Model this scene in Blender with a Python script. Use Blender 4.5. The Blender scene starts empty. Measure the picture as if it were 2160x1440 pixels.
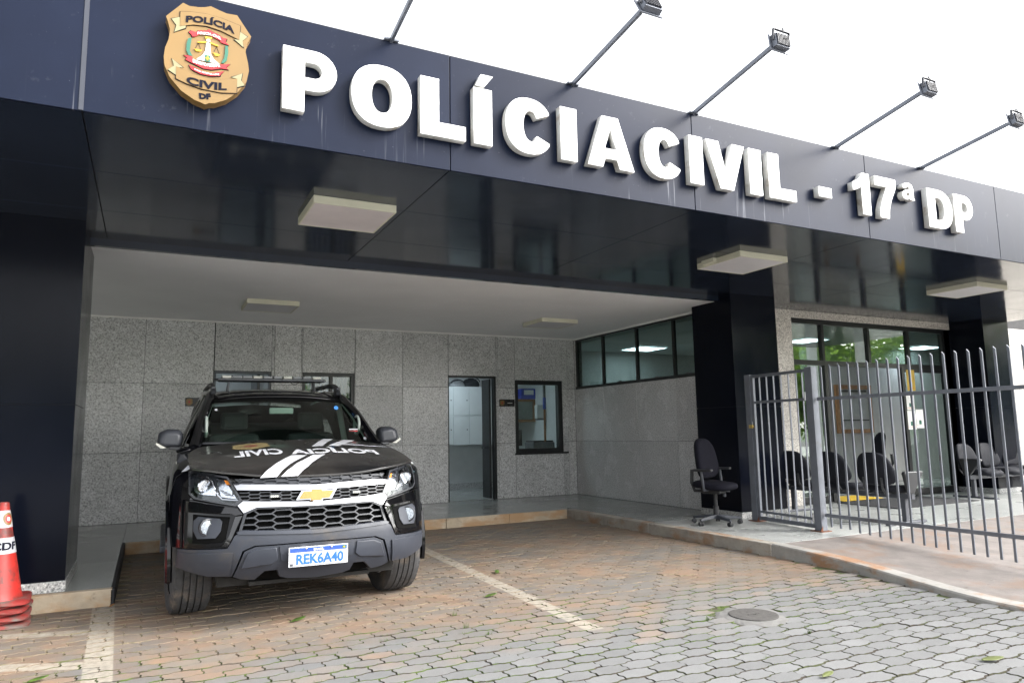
import bpy, bmesh, math, random
from math import radians as RD, sin, cos, pi, sqrt
from mathutils import Vector, Matrix
random.seed(7)
SC=bpy.context.scene; COL=SC.collection
# ---------------------------------------------------------------- camera
cam=bpy.data.objects.new('camera',bpy.data.cameras.new('camera')); COL.objects.link(cam)
YAW,PITCH,ROLL=0.47304,0.12621,-0.01755
fwd=Vector((sin(YAW)*cos(PITCH),cos(YAW)*cos(PITCH),sin(PITCH)))
rt=Vector((cos(YAW),-sin(YAW),0)); up=rt.cross(fwd)
rt=cos(ROLL)*rt+sin(ROLL)*up; up=rt.cross(fwd)
CAMP=Vector((0,0,1.3))
cam.matrix_world=Matrix(((rt.x,up.x,-fwd.x,0),(rt.y,up.y,-fwd.y,0),(rt.z,up.z,-fwd.z,1.3),(0,0,0,1)))
cam.data.sensor_width=36; cam.data.lens=24.97; cam.data.clip_start=.05; cam.data.clip_end=2000
SC.camera=cam
def pix(p):
    d=Vector(p)-CAMP; z=d.dot(fwd)
    return (1080+1498.2*d.dot(rt)/z,720-1498.2*d.dot(up)/z,z) if z>.05 else (-9999,-9999,-1)
# ---------------------------------------------------------------- sky, sun, exposure
SUN_EL,SUN_AZ=RD(36),RD(125)      # azimuth clockwise from +Y: in front of the facade, to the right
W=bpy.data.worlds.new('World'); SC.world=W; W.use_nodes=True
wn=W.node_tree.nodes; wl=W.node_tree.links; wn.clear()
sky=wn.new('ShaderNodeTexSky'); sky.sky_type='NISHITA'; sky.sun_disc=False
sky.sun_elevation=SUN_EL; sky.sun_rotation=SUN_AZ; sky.air_density=1.0; sky.dust_density=4.0; sky.ozone_density=1.0
hs=wn.new('ShaderNodeHueSaturation'); hs.inputs['Saturation'].default_value=.16
bg=wn.new('ShaderNodeBackground'); bg.inputs['Strength'].default_value=.15
wo=wn.new('ShaderNodeOutputWorld')
wl.new(sky.outputs[0],hs.inputs['Color']); wl.new(hs.outputs[0],bg.inputs['Color']); wl.new(bg.outputs[0],wo.inputs[0])
sl=bpy.data.lights.new('sun','SUN'); sl.energy=.5; sl.angle=RD(12); sl.color=(1,.97,.93)
sun=bpy.data.objects.new('sun',sl); COL.objects.link(sun)
sd=Vector((sin(SUN_AZ)*cos(SUN_EL),cos(SUN_AZ)*cos(SUN_EL),sin(SUN_EL)))
sun.rotation_euler=sd.to_track_quat('Z','Y').to_euler(); sun.location=(20,-20,30)
SC.view_settings.view_transform='Standard'; SC.view_settings.look='None'
SC.view_settings.gamma=1; SC.view_settings.use_curve_mapping=False
SC.view_settings.exposure=2.25
try:
    SC.cycles.max_bounces=10; SC.cycles.transparent_max_bounces=12; SC.cycles.use_denoising=True; SC.cycles.sample_clamp_indirect=8
except Exception: pass
# ---------------------------------------------------------------- node helpers
def mth(nt,op,a,b=None,c=None,clamp=False):
    n=nt.nodes.new('ShaderNodeMath'); n.operation=op; n.use_clamp=clamp
    for i,v in enumerate((a,b,c)):
        if v is None: continue
        if isinstance(v,(int,float)): n.inputs[i].default_value=v
        else: nt.links.new(v,n.inputs[i])
    return n.outputs[0]
def mrange(nt,v,a,b,lo=0.,hi=1.,smooth=True):
    n=nt.nodes.new('ShaderNodeMapRange'); n.interpolation_type='SMOOTHSTEP' if smooth else 'LINEAR'
    nt.links.new(v,n.inputs['Value'])
    for k,x in zip(('From Min','From Max','To Min','To Max'),(a,b,lo,hi)): n.inputs[k].default_value=x
    return n.outputs[0]
def noise(nt,vec,scale,detail=3,rough=.55,dist=0.):
    n=nt.nodes.new('ShaderNodeTexNoise'); nt.links.new(vec,n.inputs['Vector'])
    n.inputs['Scale'].default_value=scale; n.inputs['Detail'].default_value=detail; n.inputs['Roughness'].default_value=rough; n.inputs['Distortion'].default_value=dist
    return n.outputs['Fac']
def rgb(nt,c):
    n=nt.nodes.new('ShaderNodeRGB'); n.outputs[0].default_value=(*c,1); return n.outputs[0]
def mixc(nt,f,a,b,typ='MIX'):
    n=nt.nodes.new('ShaderNodeMix'); n.data_type='RGBA'; n.blend_type=typ
    if isinstance(f,(int,float)): n.inputs[0].default_value=f
    else: nt.links.new(f,n.inputs[0])
    for i,v in ((6,a),(7,b)):
        if isinstance(v,tuple): n.inputs[i].default_value=(*v,1)
        else: nt.links.new(v,n.inputs[i])
    return n.outputs[2]
def ramp(nt,f,stops):
    n=nt.nodes.new('ShaderNodeValToRGB'); nt.links.new(f,n.inputs[0]); e=n.color_ramp.elements
    while len(e)<len(stops): e.new(.5)
    for i,(p,c) in enumerate(stops): e[i].position=p; e[i].color=(*c,1)
    return n.outputs[0]
def pos(nt): return nt.nodes.new('ShaderNodeNewGeometry').outputs['Position']
def sep(nt,v):
    n=nt.nodes.new('ShaderNodeSeparateXYZ'); nt.links.new(v,n.inputs[0]); return n.outputs
def scaled(nt,v,s):
    n=nt.nodes.new('ShaderNodeMapping'); nt.links.new(v,n.inputs[0]); n.inputs['Scale'].default_value=s; return n.outputs[0]
def grey(nt,v):
    n=nt.nodes.new('ShaderNodeCombineColor')
    for i in range(3): nt.links.new(v,n.inputs[i])
    return n.outputs[0]
def bump(nt,bs,h,strength,dist=.01):
    n=nt.nodes.new('ShaderNodeBump'); nt.links.new(h,n.inputs['Height']); n.inputs['Strength'].default_value=strength; n.inputs['Distance'].default_value=dist
    nt.links.new(n.outputs[0],bs.inputs['Normal'])
MATS={}
def base(name):
    m=bpy.data.materials.new(name); m.use_nodes=True; MATS[name]=m
    return m,m.node_tree,m.node_tree.nodes['Principled BSDF']
def mat(name,col,rough=.5,metal=0.,var=.12,vs=6.,coat=0.,bmp=None,rand=0.,spec=.5,dirt=None,emit=0.):
    """plain procedural material: colour with noise variation, roughness variation, optional bump and dust"""
    m,nt,b=base(name); P=pos(nt)
    n1=noise(nt,P,vs,4)
    f=mrange(nt,n1,.25,.75,1-var,1+var,False)
    if rand:
        oi=nt.nodes.new('ShaderNodeObjectInfo').outputs['Random']
        f=mth(nt,'MULTIPLY',f,mrange(nt,oi,0,1,1-rand,1+rand,False))
    c=mixc(nt,1.,col,grey(nt,f),'MULTIPLY')
    if dirt:
        dc,ds,lo,hi=dirt
        c=mixc(nt,mrange(nt,noise(nt,P,ds,6,.65),lo,hi),c,dc)
    nt.links.new(c,b.inputs['Base Color'])
    b.inputs['Metallic'].default_value=metal; b.inputs['Specular IOR Level'].default_value=spec
    nt.links.new(mrange(nt,noise(nt,P,vs*2.3,3),.3,.7,max(0,rough-.06),min(1,rough+.06),False),b.inputs['Roughness'])
    if coat: b.inputs['Coat Weight'].default_value=coat; b.inputs['Coat Roughness'].default_value=.04
    if bmp: bump(nt,b,noise(nt,P,bmp[0],3),bmp[1])
    if emit: b.inputs['Emission Color'].default_value=(*col,1); b.inputs['Emission Strength'].default_value=emit
    return m
def glass(name,tint,refl=1.5,rough=0.):
    m=bpy.data.materials.new(name); m.use_nodes=True; MATS[name]=m; nt=m.node_tree; nt.nodes.clear()
    o=nt.nodes.new('ShaderNodeOutputMaterial'); mx=nt.nodes.new('ShaderNodeMixShader'); t=nt.nodes.new('ShaderNodeBsdfTransparent'); g=nt.nodes.new('ShaderNodeBsdfGlossy')
    ge=nt.nodes.new('ShaderNodeNewGeometry'); dp=nt.nodes.new('ShaderNodeVectorMath'); dp.operation='DOT_PRODUCT'
    nt.links.new(ge.outputs['Normal'],dp.inputs[0]); nt.links.new(ge.outputs['Incoming'],dp.inputs[1])
    k=mth(nt,'POWER',mth(nt,'SUBTRACT',1.,mth(nt,'ABSOLUTE',dp.outputs['Value']),clamp=True),5.); f0=((refl-1)/(refl+1))**2
    fr=mth(nt,'ADD',mth(nt,'MULTIPLY',k,1-f0),f0)
    t.inputs[0].default_value=(*tint,1); g.inputs['Color'].default_value=(.95,1,.97,1); g.inputs['Roughness'].default_value=rough
    nt.links.new(fr,mx.inputs[0]); nt.links.new(t.outputs[0],mx.inputs[1]); nt.links.new(g.outputs[0],mx.inputs[2]); nt.links.new(mx.outputs[0],o.inputs[0])
    return m
# ---------------------------------------------------------------- mesh helpers
class MB:
    def __init__(s): s.v=[]; s.f=[]
    def add(s,vs,fs):
        o=len(s.v); s.v+= [tuple(x) for x in vs]; s.f+=[tuple(i+o for i in f) for f in fs]; return s
    def box(s,x0,x1,y0,y1,z0,z1,M=None):
        vs=[(x,y,z) for z in (z0,z1) for y in (y0,y1) for x in (x0,x1)]
        if M is not None: vs=[M@Vector(v) for v in vs]
        return s.add(vs,[(0,2,3,1),(4,5,7,6),(0,1,5,4),(2,6,7,3),(0,4,6,2),(1,3,7,5)])
    def bar(s,a,b,w,h,upv=(0,0,1)):
        a=Vector(a); b=Vector(b); d=(b-a).normalized(); u=Vector(upv)
        if abs(d.dot(u))>.98: u=Vector((0,1,0))
        r=d.cross(u).normalized(); u=r.cross(d)
        vs=[p+r*i*w/2+u*j*h/2 for p in (a,b) for (i,j) in ((-1,-1),(1,-1),(1,1),(-1,1))]
        return s.add(vs,[(0,1,2,3),(7,6,5,4),(0,4,5,1),(1,5,6,2),(2,6,7,3),(3,7,4,0)])
    def tube(s,pts,r,n=8,closed=False,cap=True):
        P=[Vector(p) for p in pts]; K=len(P); rings=[]; pu=None
        for i in range(K):
            if closed: d=(P[(i+1)%K]-P[i-1])
            else: d=P[min(i+1,K-1)]-P[max(i-1,0)]
            d.normalize()
            if pu is None:
                pu=Vector((0,0,1)) if abs(d.z)<.9 else Vector((1,0,0))
            u=(pu-d*pu.dot(d)).normalized(); pu=u; w=d.cross(u)
            rr=r[i] if isinstance(r,(list,tuple)) else r
            rings.append([P[i]+(u*cos(2*pi*k/n)+w*sin(2*pi*k/n))*rr for k in range(n)])
        vs=[v for R in rings for v in R]; fs=[]
        for i in range(K if closed else K-1):
            j=(i+1)%K
            for k in range(n): fs.append((i*n+k,i*n+(k+1)%n,j*n+(k+1)%n,j*n+k))
        if cap and not closed: fs+= [tuple(range(n))[::-1],tuple(range((K-1)*n,K*n))]
        return s.add(vs,fs)
    def lathe(s,prof,M=None,n=24,cap=True):
        vs=[];fs=[];K=len(prof)
        for (r,z) in prof:
            for k in range(n): vs.append(Vector((r*cos(2*pi*k/n),r*sin(2*pi*k/n),z)))
        for i in range(K-1):
            for k in range(n): fs.append((i*n+k,i*n+(k+1)%n,(i+1)*n+(k+1)%n,(i+1)*n+k))
        if cap: fs+= [tuple(range(n))[::-1],tuple(range((K-1)*n,K*n))]
        if M is not None: vs=[M@v for v in vs]
        return s.add(vs,fs)
    def loft(s,rings,closed=True,caps=True):
        n=len(rings[0]); vs=[v for R in rings for v in R]; fs=[]
        for i in range(len(rings)-1):
            for k in range(n if closed else n-1): fs.append((i*n+k,i*n+(k+1)%n,(i+1)*n+(k+1)%n,(i+1)*n+k))
        if caps and closed: fs+=[tuple(range(n))[::-1],tuple(range((len(rings)-1)*n,len(rings)*n))]
        return s.add(vs,fs)
    def prism(s,poly,f0,f1):
        """poly: 2D points; f0/f1 map a 2D point to 3D on the near and far side"""
        n=len(poly); vs=[f0(*p) for p in poly]+[f1(*p) for p in poly]
        return s.add(vs,[tuple(range(n)),tuple(range(2*n-1,n-1,-1))]+[(i,i+n,(i+1)%n+n,(i+1)%n) for i in range(n)])
    def mesh(s,name):
        me=bpy.data.meshes.new(name); me.from_pydata([tuple(v) for v in s.v],[],s.f); fixn(me); return me
    def build(s,name,m,parent=None,bevel=0,smooth=False,seg=2,subs=0):
        return link(name,s.mesh(name),m,parent,bevel,smooth,seg,subs)
def fixn(me):
    bm=bmesh.new(); bm.from_mesh(me); bmesh.ops.recalc_face_normals(bm,faces=bm.faces[:]); bm.to_mesh(me); bm.free(); me.update()
def link(name,me,m,parent=None,bevel=0,smooth=False,seg=2,subs=0):
    o=bpy.data.objects.new(name,me); COL.objects.link(o)
    if m is not None:
        me.materials.clear(); me.materials.append(MATS[m] if isinstance(m,str) else m)
    if parent is not None: o.parent=parent
    if smooth:
        me.polygons.foreach_set('use_smooth',[True]*len(me.polygons))
        try: me.set_sharp_from_angle(angle=RD(38))
        except Exception: pass
    if subs:
        k=o.modifiers.new('s','SUBSURF'); k.levels=subs; k.render_levels=subs
    if bevel:
        k=o.modifiers.new('b','BEVEL'); k.width=bevel; k.segments=seg; k.limit_method='ANGLE'; k.angle_limit=RD(40)
        k.harden_normals=False
    return o
def box(name,m,parent,x0,x1,y0,y1,z0,z1,bevel=0,M=None): return MB().box(x0,x1,y0,y1,z0,z1,M).build(name,m,parent,bevel)
def tag(o,label=None,cat=None,group=None,kind=None):
    if label: o['label']=label
    if cat: o['category']=cat
    if group: o['group']=group
    if kind: o['kind']=kind
    return o
def thing(name,label,cat,loc=(0,0,0),rz=0,group=None):
    o=bpy.data.objects.new(name,None); COL.objects.link(o); o.location=loc; o.rotation_euler=(0,0,rz); o.empty_display_size=.1
    return tag(o,label,cat,group)
def struct(o): o['kind']='structure'; return o
def copy_tree(o,parent=None):
    c=o.copy(); COL.objects.link(c); c.parent=parent
    for ch in list(o.children): copy_tree(ch,c)
    return c
def curve_mesh(loops,ext,bev=0.):
    """filled 2D outline with holes, extruded: returns mesh in XY with depth along Z"""
    cu=bpy.data.curves.new('g','CURVE'); cu.dimensions='2D'; cu.fill_mode='BOTH'; cu.extrude=ext; cu.bevel_depth=bev; cu.bevel_resolution=1; cu.offset=-bev
    for L in loops:
        sp=cu.splines.new('POLY'); sp.points.add(len(L)-1); sp.use_cyclic_u=True
        for p,q in zip(sp.points,L): p.co=(q[0],q[1],0,1)
    return bake(cu)
def bake(cu):
    o=bpy.data.objects.new('tmp',cu); COL.objects.link(o)
    dg=bpy.context.evaluated_depsgraph_get(); dg.update()
    me=bpy.data.meshes.new_from_object(o.evaluated_get(dg)); bpy.data.objects.remove(o); return me
def text_mesh(t,size,ext=.001,bold=0.,width=None,mirror=False,cap=None):
    cu=bpy.data.curves.new('t','FONT'); cu.body=t; cu.size=size; cu.extrude=ext; cu.offset=bold; cu.align_x='CENTER'; cu.resolution_u=3
    me=bake(cu); xs=[v.co.x for v in me.vertices]; ys=[v.co.y for v in me.vertices]
    w=max(xs)-min(xs); h=max(ys)-min(ys); cx=(max(xs)+min(xs))/2; y0=min(ys)
    sx=width/w if width else 1; sy=cap/h if cap else sx
    for v in me.vertices: v.co=((v.co.x-cx)*sx*(-1 if mirror else 1),(v.co.y-y0)*sy,v.co.z)
    if mirror: me.flip_normals()
    return me
def place(me,fn):
    for v in me.vertices: v.co=fn(*v.co)
    me.update(); return me
# ================================================================ materials
def m_granite(name,lo,mid,hi,rough,scale=60,warm=0.):
    m,nt,b=base(name); P=pos(nt)
    a=noise(nt,P,scale,2,.6); c=ramp(nt,a,[(.36,lo),(.46,mid),(.56,mid),(.64,hi)])
    v=nt.nodes.new('ShaderNodeTexVoronoi'); nt.links.new(P,v.inputs['Vector']); v.inputs['Scale'].default_value=scale*.55
    c=mixc(nt,mrange(nt,v.outputs['Distance'],.12,.32,.75,0.),c,lo)
    oi=nt.nodes.new('ShaderNodeObjectInfo').outputs['Random']
    f=mth(nt,'MULTIPLY',mrange(nt,oi,0,1,.86,1.10,False),mrange(nt,noise(nt,P,1.7,4),.3,.7,.93,1.05,False))
    c=mixc(nt,1.,c,grey(nt,f),'MULTIPLY'); nt.links.new(c,b.inputs['Base Color'])
    nt.links.new(mrange(nt,noise(nt,P,3,3),.3,.7,rough-.05,rough+.07,False),b.inputs['Roughness'])
    bump(nt,b,noise(nt,P,1.1,1),.06,.02)
    return m
m_granite('granite',(.27,.27,.27),(.56,.56,.56),(.74,.74,.74),.24)
m_granite('granite_warm',(.24,.215,.19),(.58,.545,.50),(.80,.76,.70),.4)
m_granite('granite_rough',(.16,.16,.16),(.46,.46,.45),(.70,.70,.68),.6,60)
m_granite('granite_floor',(.13,.14,.135),(.31,.325,.31),(.46,.47,.45),.2,150); m_granite('granite_floor_lit',(.23,.24,.23),(.41,.42,.405),(.53,.54,.52),.3,120)  # second is the same floor made paler: stronger entrance light put into its colour
def m_acm(name,col,rough,streak,wav=.0):
    m,nt,b=base(name); P=pos(nt); X,Y,Z=sep(nt,P)
    b.inputs['Specular IOR Level'].default_value=.10 if streak else (.42 if 'soffit' in name else .10)
    c=mixc(nt,1.,col,grey(nt,mrange(nt,noise(nt,P,1.3,4),.3,.7,.85,1.2,False)),'MULTIPLY')
    if streak:
        s=noise(nt,scaled(nt,P,(38,1,1.1)),1.,3,.6)
        s2=noise(nt,scaled(nt,P,(1.6,1,.3)),1.,2)
        k=mth(nt,'MULTIPLY',mrange(nt,s,.60,.72),mrange(nt,s2,.45,.62))
        k=mth(nt,'MULTIPLY',k,mrange(nt,Z,3.42,3.30,0,.26))
        blot=mth(nt,'MULTIPLY',mrange(nt,noise(nt,P,9,6,.7),.62,.76),.05)
        spk=mth(nt,'MULTIPLY',mrange(nt,noise(nt,P,55,2),.74,.80),.14)
        k=mth(nt,'ADD',mth(nt,'ADD',k,blot),spk,clamp=True)
        c=mixc(nt,k,c,(.55,.57,.62))
        nt.links.new(mrange(nt,k,0,1,rough,.8,False),b.inputs['Roughness'])
    else: nt.links.new(mrange(nt,noise(nt,P,2.5,3),.3,.7,rough-.03,rough+.05,False),b.inputs['Roughness'])
    nt.links.new(c,b.inputs['Base Color'])
    if streak: bump(nt,b,noise(nt,P,.9,2),.05,.04)
    if wav: bump(nt,b,noise(nt,scaled(nt,P,(1,1,1)),1.0,1),wav,.05)
    return m
m_acm('fascia_blue',(.0090,.0128,.027),.34,True)
m_acm('soffit_black',(.016,.022,.036),.11,False,.10)
m_acm('column_blue',(.0034,.0045,.009),.16,False,.06)
mat('joint_dark',(.012,.012,.014),.7); mat('joint_light',(.032,.036,.05),.5)
mat('white_paint',(.80,.79,.77),.7,var=.05,vs=1.2); mat('ceiling_white',(.90,.90,.90),.85,var=.06,vs=.8)
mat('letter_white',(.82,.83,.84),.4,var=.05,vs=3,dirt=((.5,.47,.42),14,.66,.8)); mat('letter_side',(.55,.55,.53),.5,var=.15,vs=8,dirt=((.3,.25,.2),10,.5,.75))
mat('frame_black',(.012,.013,.014),.35); mat('frame_grey',(.10,.11,.12),.4)
glass('glass_clear',(.90,.94,.93)); glass('glass_green',(.58,.66,.64),1.6); glass('glass_door',(.80,.86,.84),1.6); glass('glass_film',(.56,.63,.60),3.0)
mat('wall_grey',(.42,.42,.41),.8,var=.05); mat('wall_white',(.68,.70,.70),.8,var=.05)
mat('light_frame',(.62,.60,.48),.5,var=.08,vs=5); mat('light_panel',(.66,.65,.67),.45,var=.05,vs=3); mat('light_panel_pink',(.66,.60,.60),.45,var=.07,vs=4)
def m_emit(name,col,st):
    m,nt,b=base(name); b.inputs['Base Color'].default_value=(.8,.8,.8,1); b.inputs['Emission Color'].default_value=(*col,1); b.inputs['Emission Strength'].default_value=st
m_emit('lit_panel',(.75,.9,1.),3.4)
# ---- paving
def paver_mat(name,island):
    m,nt,b=base(name); P=pos(nt); X,Y,Z=sep(nt,P)
    r=nt.nodes.new('ShaderNodeNewGeometry').outputs['Random Per Island'] if island else nt.nodes.new('ShaderNodeObjectInfo').outputs['Random']
    fine=noise(nt,P,140,3,.7); mid=noise(nt,P,9,5,.6); big=noise(nt,P,1.1,4,.6)
    g=mth(nt,'MULTIPLY',mrange(nt,r,0,1,.85,1.09,False),mrange(nt,fine,.3,.7,.86,1.12,False))
    g=mth(nt,'MULTIPLY',g,mrange(nt,mid,.3,.7,.93,1.06,False))
    c=mixc(nt,1.,(.160,.161,.160),grey(nt,g),'MULTIPLY')
    # earth washed over the stones behind the drip line of the roof
    yy=mth(nt,'ADD',Y,mth(nt,'MULTIPLY',mth(nt,'SUBTRACT',big,.5),2.4))
    yy=mth(nt,'ADD',yy,mth(nt,'MULTIPLY',mth(nt,'SUBTRACT',r,.5),.7))
    d=mrange(nt,yy,3.75,4.95)
    d=mth(nt,'MULTIPLY',d,mrange(nt,mid,.25,.75,.72,1.,False))
    ec=mixc(nt,mrange(nt,noise(nt,P,2.6,5,.6),.35,.68),(.168,.138,.108),(.215,.132,.078))
    ec=mixc(nt,mrange(nt,noise(nt,P,.9,4),.50,.66),ec,(.135,.122,.108))
    ec=mixc(nt,1.,ec,grey(nt,g),'MULTIPLY')
    c=mixc(nt,d,c,ec)
    c=mixc(nt,mth(nt,'MULTIPLY',mrange(nt,noise(nt,P,4.2,5,.7),.64,.76),.5),c,(.12,.10,.085))
    # worn cream parking lines
    def band(cx,cy,slope,w,lo,hi,horiz=False):
        if not horiz:
            l=mth(nt,'SUBTRACT',X,mth(nt,'ADD',mth(nt,'MULTIPLY',mth(nt,'SUBTRACT',Y,cy),slope),cx)); q=Y
        else:
            l=mth(nt,'SUBTRACT',Y,mth(nt,'ADD',mth(nt,'MULTIPLY',mth(nt,'SUBTRACT',X,cx),slope),cy)); q=X
        k=mrange(nt,mth(nt,'ABSOLUTE',l),w/2-.004,w/2+.006,1.,0.)
        k=mth(nt,'MULTIPLY',k,mrange(nt,q,lo-.02,lo+.02)); return mth(nt,'MULTIPLY',k,mrange(nt,q,hi-.02,hi+.02,1.,0.))
    k=band(2.683,4.13,.042,.125,4.10,9.3)
    for a in ((-.24,6.32,-.03,.15,2.5,6.64),): k=mth(nt,'MAXIMUM',k,band(*a))
    for a in ((-.27,5.0,-.42,.15,-3.,-.27),(-.29,5.80,-.36,.13,-3.,-.30)): k=mth(nt,'MAXIMUM',k,band(*a,True))
    wear=mrange(nt,noise(nt,P,22,6,.7),.30,.62,.25,.92)
    c=mixc(nt,mth(nt,'MULTIPLY',k,wear),c,(.33,.30,.245))
    nt.links.new(c,b.inputs['Base Color']); b.inputs['Roughness'].default_value=.85
    bump(nt,b,fine,.35,.004)
    return m
paver_mat('paver_single',False); paver_mat('paver_field',True)
m,nt,b=base('joint_sand'); P=pos(nt); X,Y,Z=sep(nt,P)
yb=mth(nt,'ADD',Y,mth(nt,'MULTIPLY',mth(nt,'SUBTRACT',noise(nt,P,1.1,4),.5),2.4))
cs=mixc(nt,mrange(nt,yb,4.4,5.2),(.045,.036,.026),(.205,.155,.11))
gm=mth(nt,'MULTIPLY',mrange(nt,yb,2.6,3.9),mrange(nt,yb,5.1,4.6)); gm=mth(nt,'MAXIMUM',gm,.3)
gm=mth(nt,'MULTIPLY',gm,mrange(nt,noise(nt,P,7,5,.65),.42,.58)); cs=mixc(nt,gm,cs,(.06,.09,.016))
cs=mixc(nt,mth(nt,'MULTIPLY',mrange(nt,noise(nt,P,16,4),.6,.7),.8),cs,(.02,.017,.013))
nt.links.new(cs,b.inputs['Base Color']); b.inputs['Roughness'].default_value=.95; bump(nt,b,noise(nt,P,90,4),.8,.006)
mat('asphalt',(.05,.05,.052),.9,bmp=(60,.4)); mat('lawn',(.045,.085,.02),.95,var=.4,vs=3,bmp=(40,.8))
mat('forecourt',(.46,.455,.44),.9,bmp=(30,.4)); mat('earth',(.22,.13,.08),.95)  # forecourt kept pale to bounce light into the garage
def m_conc(name,col,orange,olo,ohi,rough=.85):
    m,nt,b=base(name); P=pos(nt); X,Y,Z=sep(nt,P)
    n=noise(nt,P,3.5,6,.65)
    c=mixc(nt,1.,col,grey(nt,mrange(nt,n,.3,.7,.75,1.2,False)),'MULTIPLY')
    o=noise(nt,scaled(nt,P,(1.3,1.3,3)),1.7,5,.6)
    c=mixc(nt,mth(nt,'MULTIPLY',mrange(nt,o,olo,ohi),.85),c,orange)
    c=mixc(nt,mth(nt,'MULTIPLY',mrange(nt,noise(nt,P,11,6,.75),.56,.72),.55),c,(.08,.07,.055))
    nt.links.new(c,b.inputs['Base Color']); b.inputs['Roughness'].default_value=rough; bump(nt,b,noise(nt,P,45,5,.7),.35,.006)
m_conc('kerb_stained',(.36,.33,.285),(.30,.17,.09),.44,.62); m_conc('kerb_white',(.31,.298,.275),(.30,.15,.065),.47,.62)
m_conc('kerb_orange',(.46,.38,.28),(.40,.24,.12),.40,.60)
m_conc('sidewalk_concrete',(.195,.172,.158),(.21,.14,.10),.5,.7)
mat('iron_cover',(.065,.061,.057),.9,var=.3,vs=30,bmp=(70,.5)); mat('mortar',(.15,.147,.14),.95,var=.2,vs=20,bmp=(40,.6))

# ================================================================ setting
ZK=.12; ZS=3.11; ZC=3.044; YF=4.41; ZT=3.955; YB=11.56; XR=7.25
def sheet(name,m,x0,x1,y0,y1,z): return struct(MB().add([(x0,y0,z),(x1,y0,z),(x1,y1,z),(x0,y1,z)],[(0,1,2,3)]).build(name,m))
sheet('ground','lawn',-400,400,-400,400,-.06)
sheet('road','asphalt',-400,400,-30,-18,-.045)
struct(MB().add([(-60,-18,-.03),(60,-18,-.03),(60,1.0,-.03),(-60,1.0,-.03)],[(0,1,2,3)]).build('forecourt','forecourt'))  # unseen ground, added pale to throw light into the garage bay
pav=sheet('paving','joint_sand',-7,5.9,1.0,9.4,-.010)
L,PT=.208,.112
def paver_outline():
    a=.0078
    bot=[(0,a),(.17*L,a),(.30*L,-a),(.70*L,-a),(.83*L,a)]; zz=[(.007,.38),(-.007,.62)]
    top=[(L,PT-a),(.83*L,PT-a),(.70*L,PT+a),(.30*L,PT+a),(.17*L,PT-a),(0,PT-a)]
    return bot+[(L,a)]+[(L+dx,PT*f) for dx,f in zz]+top+[(dx,PT*f) for dx,f in zz[::-1]]
OUT=[(x-L/2,y-PT/2) for x,y in paver_outline()]
def ring(gx_,gy_): return [(x*(1-2*gx_/L),y*(1-2*gy_/PT)) for x,y in OUT]
def paver_mb(mb,M,ht=0.):
    A=ring(.0050,.0068); B=ring(.0021,.0034); n=len(A)
    mb.add([M@Vector((x,y,ht)) for x,y in A]+[M@Vector((x,y,ht-.016)) for x,y in B],[tuple(range(n))]+[(i,(i+1)%n,(i+1)%n+n,i+n) for i in range(n)])
pm=MB(); paver_mb(pm,Matrix.Identity(4)); paver_me=[]
for q in range(1): me_=pm.mesh('paver'); me_.materials.append(MATS['paver_single']); me_.materials.append(MATS['joint_sand']); paver_me.append(me_)
NS=len(OUT)
def edge_slots(me):
    me.polygons.foreach_set('material_index',[0 if len(p.vertices)==NS else 1 for p in me.polygons])
edge_slots(paver_me[0])
cells=[]; MANH=(3.83,3.85)
rows=int((9.34-1.0)/PT)
for j in range(rows):
    y=1.0+(j+.5)*PT; off=(j%2)*L/2
    for i in range(int(12.8/L)+1):
        x=-6.95+i*L+off
        edge=5.70 if y>5.4 else (5.70-.09*(5.4-y) if y>3.2 else 5.50)
        if x>edge-.01 or (x<-.14 and y>6.62) : continue
        if (x-MANH[0])**2+(y-MANH[1])**2<.24**2: continue
        u,v,d=pix((x,y,0)); vis=d>0 and -30<u<2190 and v<1470
        cells.append((d if vis else 999,x,y))
cells.sort()
fld=MB()
for k,(d,x,y) in enumerate(cells):
    M=Matrix.Translation((x+random.gauss(0,.0012),y+random.gauss(0,.0012),random.gauss(0,.0013)))@Matrix.Rotation(random.gauss(0,.006),4,'Z')@Matrix.Rotation(random.gauss(0,.008),4,'X')@Matrix.Rotation(random.gauss(0,.005),4,'Y')
    if k<300:
        o=bpy.data.objects.new('paver',paver_me[0]); COL.objects.link(o); o.parent=pav; o.matrix_basis=M
    else: paver_mb(fld,M)
fo=fld.build('paver_field','paver_field',pav); fo['kind']='stuff'; fo.data.materials.append(MATS['joint_sand']); edge_slots(fo.data)
# raised granite floor round the parking bay, with kerb stones and floor slabs
plat=struct(MB().box(-6,-.21,6.70,9.46,-.05,ZK-.024).box(-6,5.80,9.4601,11.575,-.05,ZK-.024).box(5.8001,16,5.42,11.575,-.05,ZK-.024).build('terrace','joint_dark'))
def slab(x0,x1,y0,y1,m='granite_floor'): box('floor_slab',m,plat,x0+.002,x1-.002,y0+.002,y1-.002,ZK-.023,ZK,.0015)
for i in range(6): slab(-6+i*.9667,-6+(i+1)*.9667,6.73,8.1); slab(-6+i*.9667,-6+(i+1)*.9667,8.1,9.46)
xs=[-6,-5,-4,-3,-2,-1,-.2,.85,2.14,3.01,3.82,4.66,5.62]
for a,c in zip(xs,xs[1:]): slab(a,c,9.46,11.56)
ys=[5.42,6.45,7.5,8.64,9.64,10.62,11.56]
for a,c in zip(ys,ys[1:]): slab(5.84 if a<9.4 else 5.62,7.25,a,c,'granite_floor_lit' if a<7 else 'granite_floor')  # front slabs get the paler copy, painted as if better lit
for i in range(9): slab(7.25+i*.97,8.22+i*.97,5.42,6.6,'granite_floor_lit'); slab(7.25+i*.97,8.22+i*.97,6.6,7.75,'granite_floor_lit')
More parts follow.
